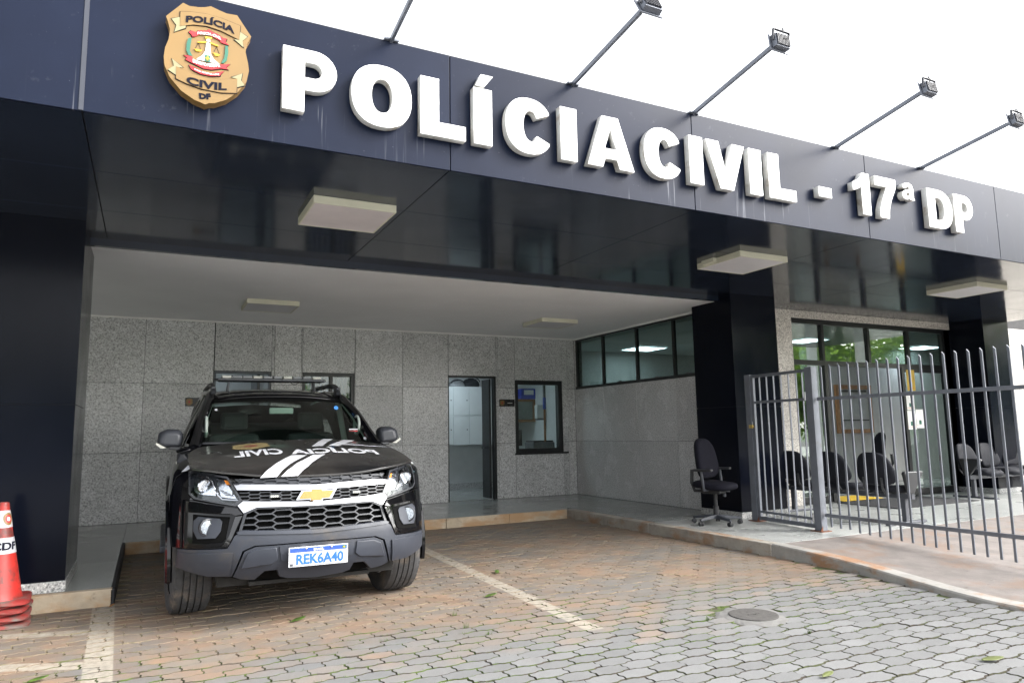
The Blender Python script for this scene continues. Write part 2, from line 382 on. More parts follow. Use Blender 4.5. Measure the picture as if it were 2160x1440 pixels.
kerb=struct(MB().box(-6,-.24,6.69,6.72,-.05,ZK-.03).build('kerb','joint_dark'))
def kst(x0,x1,y0,y1,m,z=ZK+.002): box('kerb_stone',m,kerb,x0+.002,x1-.002,y0+.002,y1-.002,-.05,z,.008)
for i in range(6): kst(-6.1+i*.985,-5.115+i*.985,6.65,6.73,'kerb_orange')
for i in range(3): kst(-.215,-.175,6.65+i*.95,7.6+i*.95,'joint_dark',ZK+.001)
for i in range(6): kst(-.175+i*.98,.805+i*.98,9.41,9.46,'kerb_orange',ZK+.001)
for i in range(4): kst(5.70,5.84,5.44+i*1.0,6.44+i*1.0,'kerb_stained')
# old kerb curving out beside the sidewalk ramp
def ramp_z(y): return ZK-.002 if y>5.4 else max(.012,ZK-.002-(5.4-y)*.046)
KP=[(5.70,5.44),(5.70,5.0),(5.69,4.6),(5.65,4.3),(5.58,3.95),(5.52,3.6),(5.49,3.2),(5.49,2.7),(5.5,1.5),(5.5,-1),(5.5,-5.9)]
R=[]
for i,(x,y) in enumerate(KP):
    z=ramp_z(y)+.006; w=.17 if y<5.2 else .14
    R.append([(x,y,-.05),(x+.012,y,z-.012),(x+.022,y,z),(x+w,y,z),(x+w,y,-.05)])
MB().loft(R).build('kerb_stone','kerb_white',kerb)
def kx(y):
    for (x0,y0),(x1,y1) in zip(KP,KP[1:]):
        if y>=y1: return x0+(x1-x0)*(y0-min(y,y0))/(y0-y1)
    return 5.5
sw=MB(); nx=[5.5,6.2,7,8,10,13,20,40]; ny=[5.42,5.2,4.6,4,3.4,3.0,2.4,0,-3,-5.98]
sw.add([(x if i else kx(y)+.10,y,ramp_z(y)) for y in ny for i,x in enumerate(nx)],[(j*8+i,j*8+i+1,(j+1)*8+i+1,(j+1)*8+i) for j in range(len(ny)-1) for i in range(7)])
struct(sw.build('sidewalk','sidewalk_concrete'))
# ================================================================ the building
stn=thing('police_station','dark blue and grey granite police station with deep flat canopy and open garage bay','building',(0,4.41,0))
def P_(name,mb,m,parent=stn,**k):
    o=mb.build(name,m,None,**k); o.parent=parent
    # parts are written in world coordinates; the empty is offset only in Y
    if parent is stn: o.location=(0,-4.41,0)
    return o
jx=[-9.2+2.2*i for i in range(11)]+[13.75]; XE=13.75
fas=P_('fascia',MB().box(-9.2,XE,YF+.02,YF+.10,ZS+.02,ZT-.004).box(-9.2,XE,YF+.012,YF+.11,ZT-.004,ZT+.006).box(XE-.02,XE,YF+.11,7.7,ZS+.02,ZT-.004),'joint_dark')
for a,c in zip(jx,jx[1:]): P_('fascia_panel',MB().box(a+.003,c-.003,YF,YF+.0195,ZS-.004,ZT-.005),'fascia_blue',fas,bevel=.003)
P_('joint_strip',MB().box(-.416,-.392,YF-.004,YF+.006,ZS,ZT-.006),'joint_light',fas)
rows=[YF+.022,5.42,6.37,7.30]
sof=P_('soffit',MB().box(-9.2,XE,YF+.03,7.75,ZS+.0105,ZS+.019),'joint_dark')
for a,c in zip(jx,jx[1:]):
    for k,(p,q) in enumerate(zip(rows,rows[1:])):
        if k==2 and a>6.1: q=7.75
        P_('soffit_panel',MB().box(a+.004,c-.004,p+.004,q-.004,ZS,ZS+.01),'soffit_black',sof)
P_('roof',MB().box(-9.2,XE-.03,YF+.12,7.9,ZS+.14,ZT-.05).box(-9.2,17,7.9005,16,ZS+.14,ZT-.05),'joint_dark')
P_('ceiling_edge',MB().box(-7,7.0,7.30,7.36,ZC-.004,ZS+.03),'soffit_black')
P_('ceiling',MB().box(-7,7.25,7.361,YB,ZC,ZC+.06),'ceiling_white')
P_('ceiling_trim',MB().box(-7,7.22,YB-.03,YB-.001,ZC-.022,ZC-.001).box(7.215,7.249,7.9,YB-.031,ZC-.03,ZC-.001),'white_paint')
# granite walls
def minus(r,o):
    x0,x1,z0,z1=r; a,b_,c,d=o
    if a>=x1 or b_<=x0 or c>=z1 or d<=z0: return [r]
    out=[]
    if a>x0: out.append((x0,a,z0,z1))
    if b_<x1: out.append((b_,x1,z0,z1))
    l,h=max(a,x0),min(b_,x1)
    if c>z0: out.append((l,h,z0,c))
    if d<z1: out.append((l,h,d,z1))
    return out
def cut(rects,ops):
    for o in ops: rects=[q for r in rects for q in minus(r,o)]
    return [r for r in rects if r[1]-r[0]>.012 and r[3]-r[2]>.012]
OPS=[(.86,1.685,.0,2.293),(2.159,2.997,.915,2.293),(4.645,5.578,.0,2.295),(5.962,6.968,.915,2.235)]
bk=MB()
for r in cut([(-7,7.3,.0,3.2)],OPS): bk.box(r[0],r[1],YB+.021,YB+.16,r[2],r[3])
bw=P_('back_wall',bk,'joint_dark')
JX=[-7,-5.8,-4.6,-3.4,-2.2,-1.0,-.08,.85,1.73,2.14,3.01,3.82,4.66,5.62,5.96,7.08,7.249]; JZ=[ZK+.001,1.10,2.09,ZC-.001]
for a,c in zip(JX,JX[1:]):
    for p,q in zip(JZ,JZ[1:]):
        for r in cut([(a,c,p,q)],OPS): P_('granite_panel',MB().box(r[0]+.0025,r[1]-.0025,YB,YB+.02,r[2]+.0025,r[3]-.0025),'granite',bw,bevel=.0015)
P_('side_wall',MB().box(-7.1,-7.0,7.4,YB+.1,0,3.1),'granite_rough')  # unseen left end, set far out so the open bay lets in more light
CW=(8.0,11.52,2.09,3.02)
rk=MB()
for r in cut([(7.85,11.58,0,3.2)],[CW]): rk.box(XR+.021,XR+.15,r[0],r[1],r[2],r[3])
rw=P_('garage_side_wall',rk,'joint_dark')
JY=[7.85,8.64,9.64,10.62,YB-.001]
for a,c in zip(JY,JY[1:]):
    for p,q in zip([ZK+.001,1.11,2.09],[1.11,2.09,ZC-.03]):
        for r in cut([(a,c,p,q)],[CW]): P_('granite_panel',MB().box(XR,XR+.02,r[0]+.0025,r[1]-.0025,r[2]+.0025,r[3]-.0025),'granite',rw,bevel=.0015)
cl=P_('clerestory_window',MB().box(XR-.005,XR+.06,7.99,11.52,2.075,2.125).box(XR+.01,XR+.06,7.99,11.52,2.99,3.019),'frame_black')
ms=[11.50,10.62,9.62,8.67,8.0]
for i,y in enumerate(ms): P_('mullion',MB().box(XR+.012,XR+.065,y-.022,y+.022,2.126,2.989),'frame_black',cl)
for a,c in zip(ms[1:],ms): P_('pane',MB().box(XR+.035,XR+.041,a+.022,c-.022,2.127,2.988),'glass_green',cl)
for y in (10.1,9.1,8.35): P_('latch',MB().box(XR+.005,XR+.03,y-.05,y+.05,2.126,2.145),'frame_grey',cl)
# columns clad in glossy dark blue sheets on granite plinths
def column(x0,x1,y0,y1):
    c=P_('column',MB().box(x0+.012,x1-.012,y0+.012,y1-.012,ZK+.02,ZS+.005),'joint_dark')
    for p,q in ((ZK+.085,1.578),(1.582,ZS-.002)):
        P_('cladding_panel',MB().box(x0,x1,y0,y0+.010,p,q),'column_blue',c)
        P_('cladding_panel',MB().box(x0,x0+.010,y0+.011,y1,p,q),'column_blue',c)
        P_('cladding_panel',MB().box(x1-.010,x1,y0+.011,y1,p,q),'column_blue',c)
    P_('plinth',MB().box(x0-.006,x1+.006,y0-.006,y1,ZK+.0005,ZK+.083),'granite_rough',c,bevel=.003)
column(-1.62,-.53,6.75,7.80); column(6.95,7.78,7.08,7.85); column(12.86,13.62,7.16,7.85)
# lobby front
LO=(8.84,12.86,.0,2.985)
lk=MB()
for r in cut([(7.80,16,0,3.2)],[LO]): lk.box(r[0],r[1],7.761,7.95,r[2],r[3])
lk.box(13.8,17,7.761,7.95,3.2001,ZT)
lw=P_('lobby_wall',lk,'joint_dark')
for a,c in zip([7.80,8.84,10.78,12.86,13.4,14.6,16],[8.84,10.78,12.86,13.4,14.6,16]):
    for p,q in zip([ZK+.001,1.11,2.09],[1.11,2.09,ZS-.001]):
        for r in cut([(a,c,p,q)],[LO]): P_('granite_panel',MB().box(r[0]+.002,r[1]-.002,7.74,7.76,r[2]+.002,r[3]-.002),'granite_warm',lw,bevel=.0015)
lf=P_('entrance_glazing',MB().box(8.842,12.858,7.85,7.93,2.93,2.984).box(8.842,12.858,7.85,7.93,2.27,2.345).box(8.842,8.90,7.85,7.93,ZK,2.27).box(12.79,12.858,7.85,7.93,ZK,2.27),'frame_black')
mx=[8.87,9.66,10.78,11.83,12.82]
for x in mx: P_('mullion',MB().box(x-.03,x+.03,7.852,7.928,2.346,2.929),'frame_black',lf)
for a,c in zip(mx,mx[1:]): P_('pane',MB().box(a+.03,c-.03,7.886,7.894,2.346,2.929),'glass_film',lf)
dl=P_('fixed_leaf',MB().box(9.64,9.74,7.84,7.925,ZK,2.269).box(8.901,9.639,7.86,7.92,ZK,ZK+.10),'frame_black')
P_('pane',MB().box(8.901,9.639,7.886,7.894,ZK+.101,2.268),'glass_film',dl)
dr=P_('sliding_door',MB().box(11.50,11.58,7.80,7.85,ZK+.01,2.269).box(12.70,12.788,7.80,7.85,ZK+.01,2.269).box(11.581,12.699,7.80,7.85,ZK+.01,ZK+.11).box(11.581,12.699,7.80,7.85,2.20,2.269),'frame_black')
P_('pane',MB().box(11.581,12.699,7.822,7.828,ZK+.111,2.199),'glass_door',dr)
# rooms behind
def room(x0,x1,y0,y1,z1,m,name='room_wall'):
    P_(name,MB().box(x0,x1,y1,y1+.05,ZK,z1).box(x0-.05,x0,y0,y1,ZK,z1).box(x1,x1+.05,y0,y1,ZK,z1),m)
    P_('room_floor',MB().box(x0,x1,y0,y1,ZK-.05,ZK-.002),'granite_floor')
    P_('room_ceiling',MB().box(x0,x1,y0,y1,z1,z1+.05),'wall_white')
room(4.2,7.35,YB+.165,14.2,2.75,'wall_white'); room(-.4,1.9,YB+.165,14,2.75,'wall_grey'); room(2.0,4.1,YB+.165,14,2.75,'wall_grey')
P_('room_wall',MB().box(7.41,17,12.6,12.65,ZK,2.965).box(17,17.05,7.96,12.6,ZK,2.965),'wall_grey')
P_('room_floor',MB().box(7.41,17,7.96,12.6,ZK-.05,ZK-.002),'granite_floor')
P_('room_ceiling',MB().box(7.41,17,7.96,12.6,2.965,3.01),'wall_white')
P_('partition',MB().box(11.7,17,10.0,10.1,ZK,2.96),'wall_grey')
P_('skirting',MB().box(4.25,7.3,14.17,14.199,ZK,ZK+.12),'granite')
# door and window joinery in the garage back wall
def opening_frame(name,x0,x1,z0,z1,m='frame_black',w=.03,yo=.03,door=False):
    mb=MB().box(x0+.002,x0+w,YB+yo,YB+.14,z0,z1-.002).box(x1-w,x1-.002,YB+yo,YB+.14,z0,z1-.002).box(x0+w,x1-w,YB+yo,YB+.14,z1-w,z1-.002)
    if not door: mb.box(x0+w,x1-w,YB+yo,YB+.14,z0,z0+w)
    return P_(name,mb,m)
f=opening_frame('office_doorway',4.645,5.578,ZK,2.295,door=True)
P_('door_leaf',MB().box(5.50,5.54,YB+.15,YB+.46,ZK+.01,2.26),'frame_black',f,bevel=.003)
P_('door_handle',MB().box(5.45,5.499,YB+.36,YB+.38,1.0,1.03).box(5.45,5.462,YB+.28,YB+.38,1.0,1.03),'frame_grey',f)
f=opening_frame('garage_doorway',.86,1.685,ZK,2.293,'frame_grey',door=True)
P_('door_leaf',MB().box(1.50,1.54,YB+.15,YB+.9,ZK+.01,2.26),'frame_black',f,bevel=.003)
f=opening_frame('office_window',5.962,6.968,.915,2.235,w=.075)
P_('pane',MB().box(6.037,6.893,YB+.08,YB+.086,.99,2.16),'glass_clear',f); P_('sill',MB().box(5.94,7.06,YB-.03,YB+.03,.885,.914),'frame_black',f)
f=opening_frame('garage_window',2.159,2.997,.915,2.293,w=.05)
P_('mullion',MB().box(2.60,2.65,YB+.035,YB+.12,.966,2.242),'frame_black',f)
for a,c in ((2.209,2.6),(2.65,2.947)): P_('pane',MB().box(a,c,YB+.08,YB+.086,.966,2.242),'glass_clear',f)
P_('sill',MB().box(2.14,3.02,YB-.03,YB+.03,.885,.914),'frame_black',f)
# ================================================================ lettering on the fascia
def arc(cx,cy,rx,ry,a0,a1,n=14): return [(cx+rx*cos(RD(a0+(a1-a0)*i/n)),cy+ry*sin(RD(a0+(a1-a0)*i/n))) for i in range(n+1)]
def sup(cx,cy,rx,ry,a0,a1,n=18,e=2.3):
    o=[]
    for i in range(n+1):
        t=RD(a0+(a1-a0)*i/n); c,s_=cos(t),sin(t)
        o.append((cx+rx*math.copysign(abs(c)**(2/e),c),cy+ry*math.copysign(abs(s_)**(2/e),s_)))
    return o
def glyph(ch,w,h=.415):
    s=.135; t=.098
    if ch=='I': return [[(0,0),(w,0),(w,h),(0,h)]]
    if ch=='L': return [[(0,0),(w,0),(w,t+.005),(s,t+.005),(s,h),(0,h)]]
    if ch=='P':
        r=.135; cy=h-r
        return [[(0,0),(s,0),(s,cy-r)]+arc(w-r-.005,cy,r+.005,r,-90,90)+[(0,h)],[(s,h-.085),(w-r-.01,h-.085)]+arc(w-r-.01,cy,.05,.05,80,-80,8)+[(w-r-.01,h-2*r+.085),(s,h-2*r+.085)]]
    if ch=='O': return [sup(w/2,h/2,w/2,h/2+.006,0,350,34),sup(w/2,h/2,w/2-.135,h/2-.092,0,350,34,2.2)]
    if ch=='C':
        a=sup(w/2,h/2,w/2,h/2+.006,33,327,30); b_=sup(w/2+.012,h/2,w/2-.135,h/2-.092,318,42,26,2.2)
        return [a+[(w*.93,h*.235),(w*.66,h*.34)]+b_[2:-2]+[(w*.66,h*.66),(w*.93,h*.765)]]
    if ch=='A': return [[(0,0),(.14,0),(.165,.072),(w-.165,.072),(w-.14,0),(w,0),(w/2+.075,h),(w/2-.075,h)],[(w/2-.055,.155),(w/2+.055,.155),(w/2,.315)]]
    if ch=='V': return [[(w/2-.075,0),(w/2+.075,0),(w,h),(w-.14,h),(w/2,.125),(.14,h),(0,h)]]
    if ch=='-': return [[(0,0),(w,0),(w,.095),(0,.095)]]
    if ch=='1': return [[(w-.125,0),(w,0),(w,h),(w-.10,h),(w-.13,h-.05),(w-.185,h-.088),(0,h-.11),(0,h-.19),(.05,h-.18),(w-.125,h-.145)]]
    if ch=='7': return [[(.05,0),(.185,0),(.20,.10),(.235,.19),(w,h-.085),(w,h),(0,h),(0,h-.095),(w-.145,h-.095),(.10,.19),(.06,.09)]]
    if ch=='D': return [[(0,0),(w*.45,0)]+sup(w*.45,h/2,w*.55,h/2,-90,90,18)+[(0,h)],[(s-.005,.088),(w*.42,.088)]+sup(w*.42,h/2,w*.58-.135,h/2-.088,-85,85,14)+[(s-.005,h-.088)]]
    if ch=='a':
        hh=.175
        return [[(0,.045),(.012,.012),(.05,-.004),(.09,.002),(.118,.02),(.125,0),(w,0),(w-.012,.03),(w-.012,.12),(w-.03,.158),(w-.075,.178),(.06,.172),(.025,.15),(.012,.118),(.065,.112),(.08,.135),(.112,.132),(.118,.108),(.06,.096),(.02,.08)],[(.118,.075),(.112,.045),(.085,.034),(.062,.045),(.068,.062)]]
sg=thing('building_sign','large white three-dimensional letters reading POLÍCIA CIVIL - 17ª DP along the dark blue canopy','sign',(.655,4.40,3.305))
for ch,x0,x1,z in (('P',.655,.991,0),('O',1.085,1.494,0),('L',1.556,1.889,0),('Í',1.95,2.094,0),('C',2.2,2.59,0),('I',2.66,2.805,0),('A',2.895,3.332,0),('C',3.433,3.823,0),('I',3.90,4.047,0),('V',4.085,4.519,0),('I',4.568,4.718,0),('L',4.797,5.134,0),('-',5.43,5.604,.10),('1',5.91,6.155,.005),('7',6.235,6.553,.005),('a',6.65,6.843,.245),('D',7.05,7.458,0),('P',7.50,7.829,0)):
    lp=glyph('I' if ch=='Í' else ch,x1-x0)
    if ch=='Í': lp.append([(.015,.430),(.085,.430),(.155,.522),(.06,.522)])
    me=curve_mesh(lp,.028,.002)
    place(me,lambda x,y,zz,x0=x0,z=z:(x+x0-.655,-.0275-zz-.003,y+z)); fixn(me)
    me.materials.clear(); me.materials.append(MATS['letter_white']); me.materials.append(MATS['letter_side'])
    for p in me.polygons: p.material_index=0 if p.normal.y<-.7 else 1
    o=bpy.data.objects.new('letter',me); COL.objects.link(o); o.parent=sg
# ================================================================ gold shield
E_={
'SH':[(0.082,3.835),(0.115,3.824),(0.163,3.829),(0.200,3.839),(0.232,3.854),(0.277,3.841),(0.321,3.831),(0.380,3.835),(0.464,3.717),(0.441,3.663),(0.434,3.611),(0.450,3.544),(0.457,3.495),(0.445,3.423),(0.402,3.351),(0.338,3.288),(0.274,3.253),(0.242,3.246),(0.221,3.233),(0.199,3.241),(0.162,3.251),(0.092,3.291),(0.028,3.362),(-0.001,3.428),(-0.007,3.481),(-0.002,3.536),(0.014,3.589),(0.019,3.651),(0.007,3.697),(-0.005,3.728)],
'BU':[(0.069,3.772),(0.127,3.786),(0.212,3.795),(0.289,3.790),(0.400,3.768),(0.396,3.676),(0.364,3.686),(0.292,3.709),(0.215,3.719),(0.140,3.709),(0.070,3.682)],
'BUL':[(0.024,3.717),(0.068,3.739),(0.070,3.684),(0.102,3.694),(0.099,3.678),(0.042,3.639),(0.051,3.683)],
'BUR':[(0.400,3.730),(0.442,3.708),(0.415,3.676),(0.421,3.635),(0.366,3.675),(0.396,3.676)],
'BL':[(0.060,3.430),(0.140,3.405),(0.226,3.396),(0.301,3.403),(0.392,3.427),(0.390,3.337),(0.304,3.321),(0.196,3.323),(0.122,3.337),(0.061,3.357)],
'BLL':[(0.036,3.473),(0.096,3.432),(0.061,3.424),(0.060,3.378),(0.018,3.402),(0.048,3.433)],
'BLR':[(0.358,3.429),(0.420,3.468),(0.414,3.422),(0.435,3.395),(0.392,3.374),(0.392,3.427)],
'R1':[(0.118,3.655),(0.131,3.669),(0.158,3.665),(0.168,3.677),(0.216,3.689),(0.226,3.701),(0.238,3.692),(0.282,3.678),(0.307,3.665),(0.326,3.667),(0.319,3.646),(0.337,3.628),(0.313,3.631),(0.294,3.634),(0.288,3.645),(0.239,3.662),(0.217,3.668),(0.174,3.654),(0.153,3.637),(0.138,3.633),(0.132,3.646)],
'R2':[(0.097,3.507),(0.137,3.513),(0.148,3.496),(0.180,3.482),(0.223,3.476),(0.293,3.495),(0.348,3.509),(0.326,3.484),(0.340,3.474),(0.299,3.472),(0.246,3.452),(0.203,3.450),(0.159,3.465),(0.138,3.472),(0.106,3.482),(0.116,3.496)],
'R3':[(0.126,3.452),(0.155,3.448),(0.203,3.428),(0.246,3.429),(0.295,3.449),(0.316,3.457),(0.300,3.438),(0.295,3.424),(0.247,3.412),(0.193,3.412),(0.156,3.424),(0.139,3.432)],
'PIL':[(0.215,3.636),(0.234,3.641),(0.237,3.582),(0.242,3.546),(0.260,3.519),(0.288,3.497),(0.164,3.499),(0.195,3.528),(0.212,3.564)],
'YT':[(0.206,3.651),(0.247,3.655),(0.239,3.642),(0.210,3.638)],
'BEAM':[(0.168,3.610),(0.224,3.624),(0.281,3.613),(0.279,3.605),(0.227,3.616),(0.166,3.602)],
'PL':[(0.150,3.561),(0.191,3.562),(0.183,3.550),(0.162,3.548)],
'PR':[(0.252,3.561),(0.291,3.557),(0.281,3.544),(0.264,3.545)],
'GS':[(0.209,3.535),(0.238,3.537),(0.239,3.495),(0.209,3.495)],
'LL':[(0.117,3.618),(0.135,3.625),(0.131,3.587),(0.128,3.543),(0.142,3.513),(0.124,3.508),(0.109,3.539),(0.109,3.582)],
'LR':[(0.319,3.621),(0.333,3.621),(0.337,3.581),(0.330,3.529),(0.312,3.506),(0.301,3.507),(0.316,3.545),(0.318,3.583)],
'T1':[(0.100,3.711),(0.367,3.705),(0.098,3.762)],
'T2':[(0.117,3.338),(0.335,3.341),(0.118,3.385)],
'T3':[(0.190,3.262),(0.252,3.271),(0.189,3.297)],
'T4':[(0.164,3.651),(0.294,3.649),(0.164,3.667)],
'T5':[(0.146,3.474),(0.294,3.480),(0.147,3.495)],
'T6':[(0.155,3.430),(0.290,3.426),(0.156,3.439)],

}
mat('gold_paint',(.205,.122,.036),.42,var=.08,vs=4); mat('gold_dark',(.22,.13,.055),.5,var=.15,vs=10); mat('ribbon_cream',(.24,.22,.115),.5); mat('ink_navy',(.006,.007,.016),.6,spec=.1)
mat('ribbon_red',(.42,.015,.02),.45); mat('emb_white',(.70,.70,.68),.5); mat('emb_yellow',(.52,.33,.02),.45); mat('emb_green',(.02,.13,.085),.5)
em=thing('shield_emblem','gold police shield with POLÍCIA and CIVIL DF banners left of the white letters','emblem',(.225,4.40,3.24))
def flat(name,key,m,y0,y1,parent=em,grow=0.,**k):
    pl=E_[key]
    if grow:
        cx=sum(p[0] for p in pl)/len(pl); cz=sum(p[1] for p in pl)/len(pl)
        pl=[(x+grow*math.copysign(1,x-cx) if abs(x-cx)>.01 else x,z+grow*math.copysign(1,z-cz) if abs(z-cz)>.008 else z) for x,z in pl]
    me=curve_mesh([[(x,z) for x,z in pl]],(y1-y0)/2)
    place(me,lambda x,z,t:(x-.225,(y0+y1)/2-4.40+t,z-3.24)); fixn(me)
    return link(name,me,m,parent,**k)
flat('shield','SH','gold_paint',4.33,4.385,bevel=.004); flat('backing','SH','gold_dark',4.386,4.405)
for n_,k_,m_ in (('banner','BU','gold_paint'),('banner','BL','gold_paint'),('banner_tail','BUL','ribbon_cream'),('banner_tail','BUR','ribbon_cream'),('banner_tail','BLL','ribbon_cream'),('banner_tail','BLR','ribbon_cream'),
    ('red_ribbon','R1','ribbon_red'),('red_ribbon','R2','ribbon_red'),('red_ribbon','R3','ribbon_red'),('column_figure','PIL','emb_white'),('column_top','YT','emb_yellow'),('scale_beam','BEAM','emb_yellow'),('scale_pan','PL','emb_yellow'),('scale_pan','PR','emb_yellow'),('laurel','LL','emb_green'),('laurel','LR','emb_green')):
    d=.004 if 'tail' in n_ else .0
    if 'anner' in n_ or 'ribbon' in n_: flat(n_+'_outline',k_,'ink_navy',4.3265+d/4,4.331,grow=.0035)
    flat(n_,k_,m_,4.322+d/2,4.3262 if 'anner' in n_ or 'ribbon' in n_ else 4.331)
flat('green_square','GS','emb_green',4.3195,4.3222)
cxs=[sum(p[i] for p in E_['GS'])/4 for i in (0,1)]
box('yellow_cross','emb_yellow',em,cxs[0]-.225-.011,cxs[0]-.225+.011,-.0825,-.0803,cxs[1]-3.24-.004,cxs[1]-3.24+.004); box('yellow_cross','emb_yellow',em,cxs[0]-.225-.004,cxs[0]-.225+.004,-.0832,-.0826,cxs[1]-3.24-.014,cxs[1]-3.24+.014)
for k,pn in (('PL',0),('PR',1)):
    q=E_[k]; tx=sum(p[0] for p in q)/4-.225; tz=max(p[1] for p in q)-3.24; bz=tz+.045
    MB().bar((tx-.016,-.072,tz),(tx,-.072,bz),.0018,.0018).bar((tx+.016,-.072,tz),(tx,-.072,bz),.0018,.0018).build('scale_cord','ink_navy',em)
def etext(key,t,m,bold,bow,y,parent=em):
    (x0,z0),(x1,z1),(xt,zt)=E_[key]; w=sqrt((x1-x0)**2+(z1-z0)**2); cap=zt-z0; an=math.atan2(z1-z0,x1-x0)
    me=text_mesh(t,cap/.7,.0015,bold,w,cap=cap)
    def fn(x,yy,zz):
        yy+=bow*(1-(2*x/w)**2); return ((x0+x1)/2-.225+x*cos(an)-yy*sin(an),y-4.40-zz,(z0+z1)/2-3.24+x*sin(an)+yy*cos(an))
    link('lettering',place(me,fn),m,parent)
etext('T1','POLÍCIA','ink_navy',.0028,.022,4.320); etext('T2','CIVIL','ink_navy',.0026,-.012,4.320); etext('T3','DF','ink_navy',.003,-.002,4.328)
etext('T4','POLICIA CIVIL','emb_white',.0008,.012,4.3205); etext('T5','DISTRITO FEDERAL','emb_white',.0008,-.012,4.3205); etext('T6','OMNIA POTESTAS A LEGE','emb_white',.0004,-.010,4.3205)
# ================================================================ floodlights on arms
mat('flood_grey',(.11,.12,.145),.45,.3); mat('flood_dark',(.03,.032,.04),.5); mat('cable_black',(.015,.015,.015),.6); mat('lens',(.6,.6,.55),.2)
def floodlight(x,lab,tilt,d):
    t=thing('floodlight',lab,'floodlight',(x,YF+.03,ZT),0,'floodlights along the top of the canopy')
    MB().bar((0,0,.0),(0,-.90,.135+d),.022,.034).build('arm','flood_grey',t,.002); MB().box(-.05,.05,-.05,.05,0,.012).build('foot_plate','flood_grey',t)
    M=Matrix.Translation((.035,-.955,.155+d))@Matrix.Rotation(tilt,4,'X')@Matrix.Scale(.95,4)
    b_=MB().box(-.075,.075,-.022,.022,-.055,.055,M).build('lamp_body','flood_grey',t,.004)
    MB().box(-.095,.095,.0225,.034,-.07,.07,M).build('lamp_rim','flood_grey',b_,.002); MB().box(-.082,.082,.0345,.037,-.058,.058,M).build('lens','lens',b_)
    f=MB()
    for i in range(9): f.box(-.064+i*.0155,-.060+i*.0155,-.036,-.0225,-.045,.05,M)
    f.build('cooling_fin','flood_dark',b_)
    MB().bar(M@Vector((-.085,0,0)),M@Vector((-.085,-.02,.085)),.006,.02).bar(M@Vector((.085,0,0)),M@Vector((.085,-.02,.085)),.006,.02).bar(M@Vector((-.088,-.02,.085)),M@Vector((.088,-.02,.085)),.02,.006).build('bracket','flood_dark',b_)
    r=random.Random(int(x*100)); MB().tube([M@Vector((r.uniform(-.02,.02)+.02*sin(i*1.3),-.03-.012*cos(i*1.7),.055+.05*sin(i*.62))) for i in range(9)],.004,5).build('cable','cable_black',b_)
for i,(x,lab) in enumerate(((1.371,'grey floodlight arm above the letter O, its head out of view'),(2.824,'grey finned floodlight above the second letter I, topmost head in view'),(4.032,'grey floodlight on an arm above the letters C and I of CIVIL'),(5.794,'grey floodlight on an arm just right of the dash'),(7.099,'small grey floodlight farthest right, above the letter D'))):
    floodlight(x,lab,RD((-30,-28,-6,-10,-10)[i]),(.0,-.02,.02,.03,.0)[i])
# ================================================================ ceiling lights
def ceiling_light(x0,x1,y0,y1,zt,lab,pink=False,g='square ceiling lights'):
    t=thing('ceiling_light',lab,'ceiling light',((x0+x1)/2,(y0+y1)/2,zt),0,g); w=(x1-x0)/2; d=(y1-y0)/2
    MB().box(-w,w,-d,-d+.012,-.062,-.001).box(-w,w,d-.012,d,-.062,-.001).box(-w,-w+.012,-d+.012,d-.012,-.062,-.001).box(w-.012,w,-d+.012,d-.012,-.062,-.001).build('frame','light_frame',t,.0015)
    box('diffuser','light_panel_pink' if pink else 'light_panel',t,-w+.0125,w-.0125,-d+.0125,d-.0125,-.058,-.048)
    return t
ceiling_light(1.05,1.70,5.31,5.95,ZS,'square cream ceiling light with pinkish panel under dark canopy, above the car',True)
cb=ceiling_light(5.36,6.04,5.28,5.93,ZS,'square cream ceiling light under dark canopy beside the middle column')
box('ballast','light_frame',cb,-.39,-.345,.02,.2,-.045,-.002)
ceiling_light(9.40,10.08,5.25,5.92,ZS,'square cream ceiling light under dark canopy nearest the right edge')
ceiling_light(1.06,1.71,9.45,10.08,ZC,'square ceiling light on white garage ceiling, left one above the car roof')
ceiling_light(5.36,6.02,9.45,10.08,ZC,'square ceiling light on white garage ceiling, right one near the corner')
for x0,x1,y0,y1,z,lab in ((8.72,9.43,11.42,12.08,2.965,'lit square ceiling panel seen through the high garage side window'),(10.98,11.60,9.25,9.92,2.965,'lit square ceiling panel behind left panes above the entrance'),(14.5,15.3,9.3,9.9,2.965,'lit square ceiling panel behind the right pane above the entrance'),(5.0,5.7,12.6,13.2,2.75,'lit ceiling panel inside the office behind the garage'),(.4,1.0,12.6,13.2,2.75,'lit ceiling panel in the room behind the car')):
    t=thing('lit_ceiling_panel',lab,'ceiling light',((x0+x1)/2,(y0+y1)/2,z),0,'lit panels indoors'); w,d=(x1-x0)/2,(y1-y0)/2
    box('diffuser','lit_panel',t,-w+.01,w-.01,-d+.01,d-.01,-.02,-.004); MB().box(-w,w,-d,-d+.01,-.024,-.002).box(-w,w,d-.01,d,-.024,-.002).box(-w,-w+.01,-d+.01,d-.01,-.024,-.002).box(w-.01,w,-d+.01,d-.01,-.024,-.002).build('frame','white_paint',t)
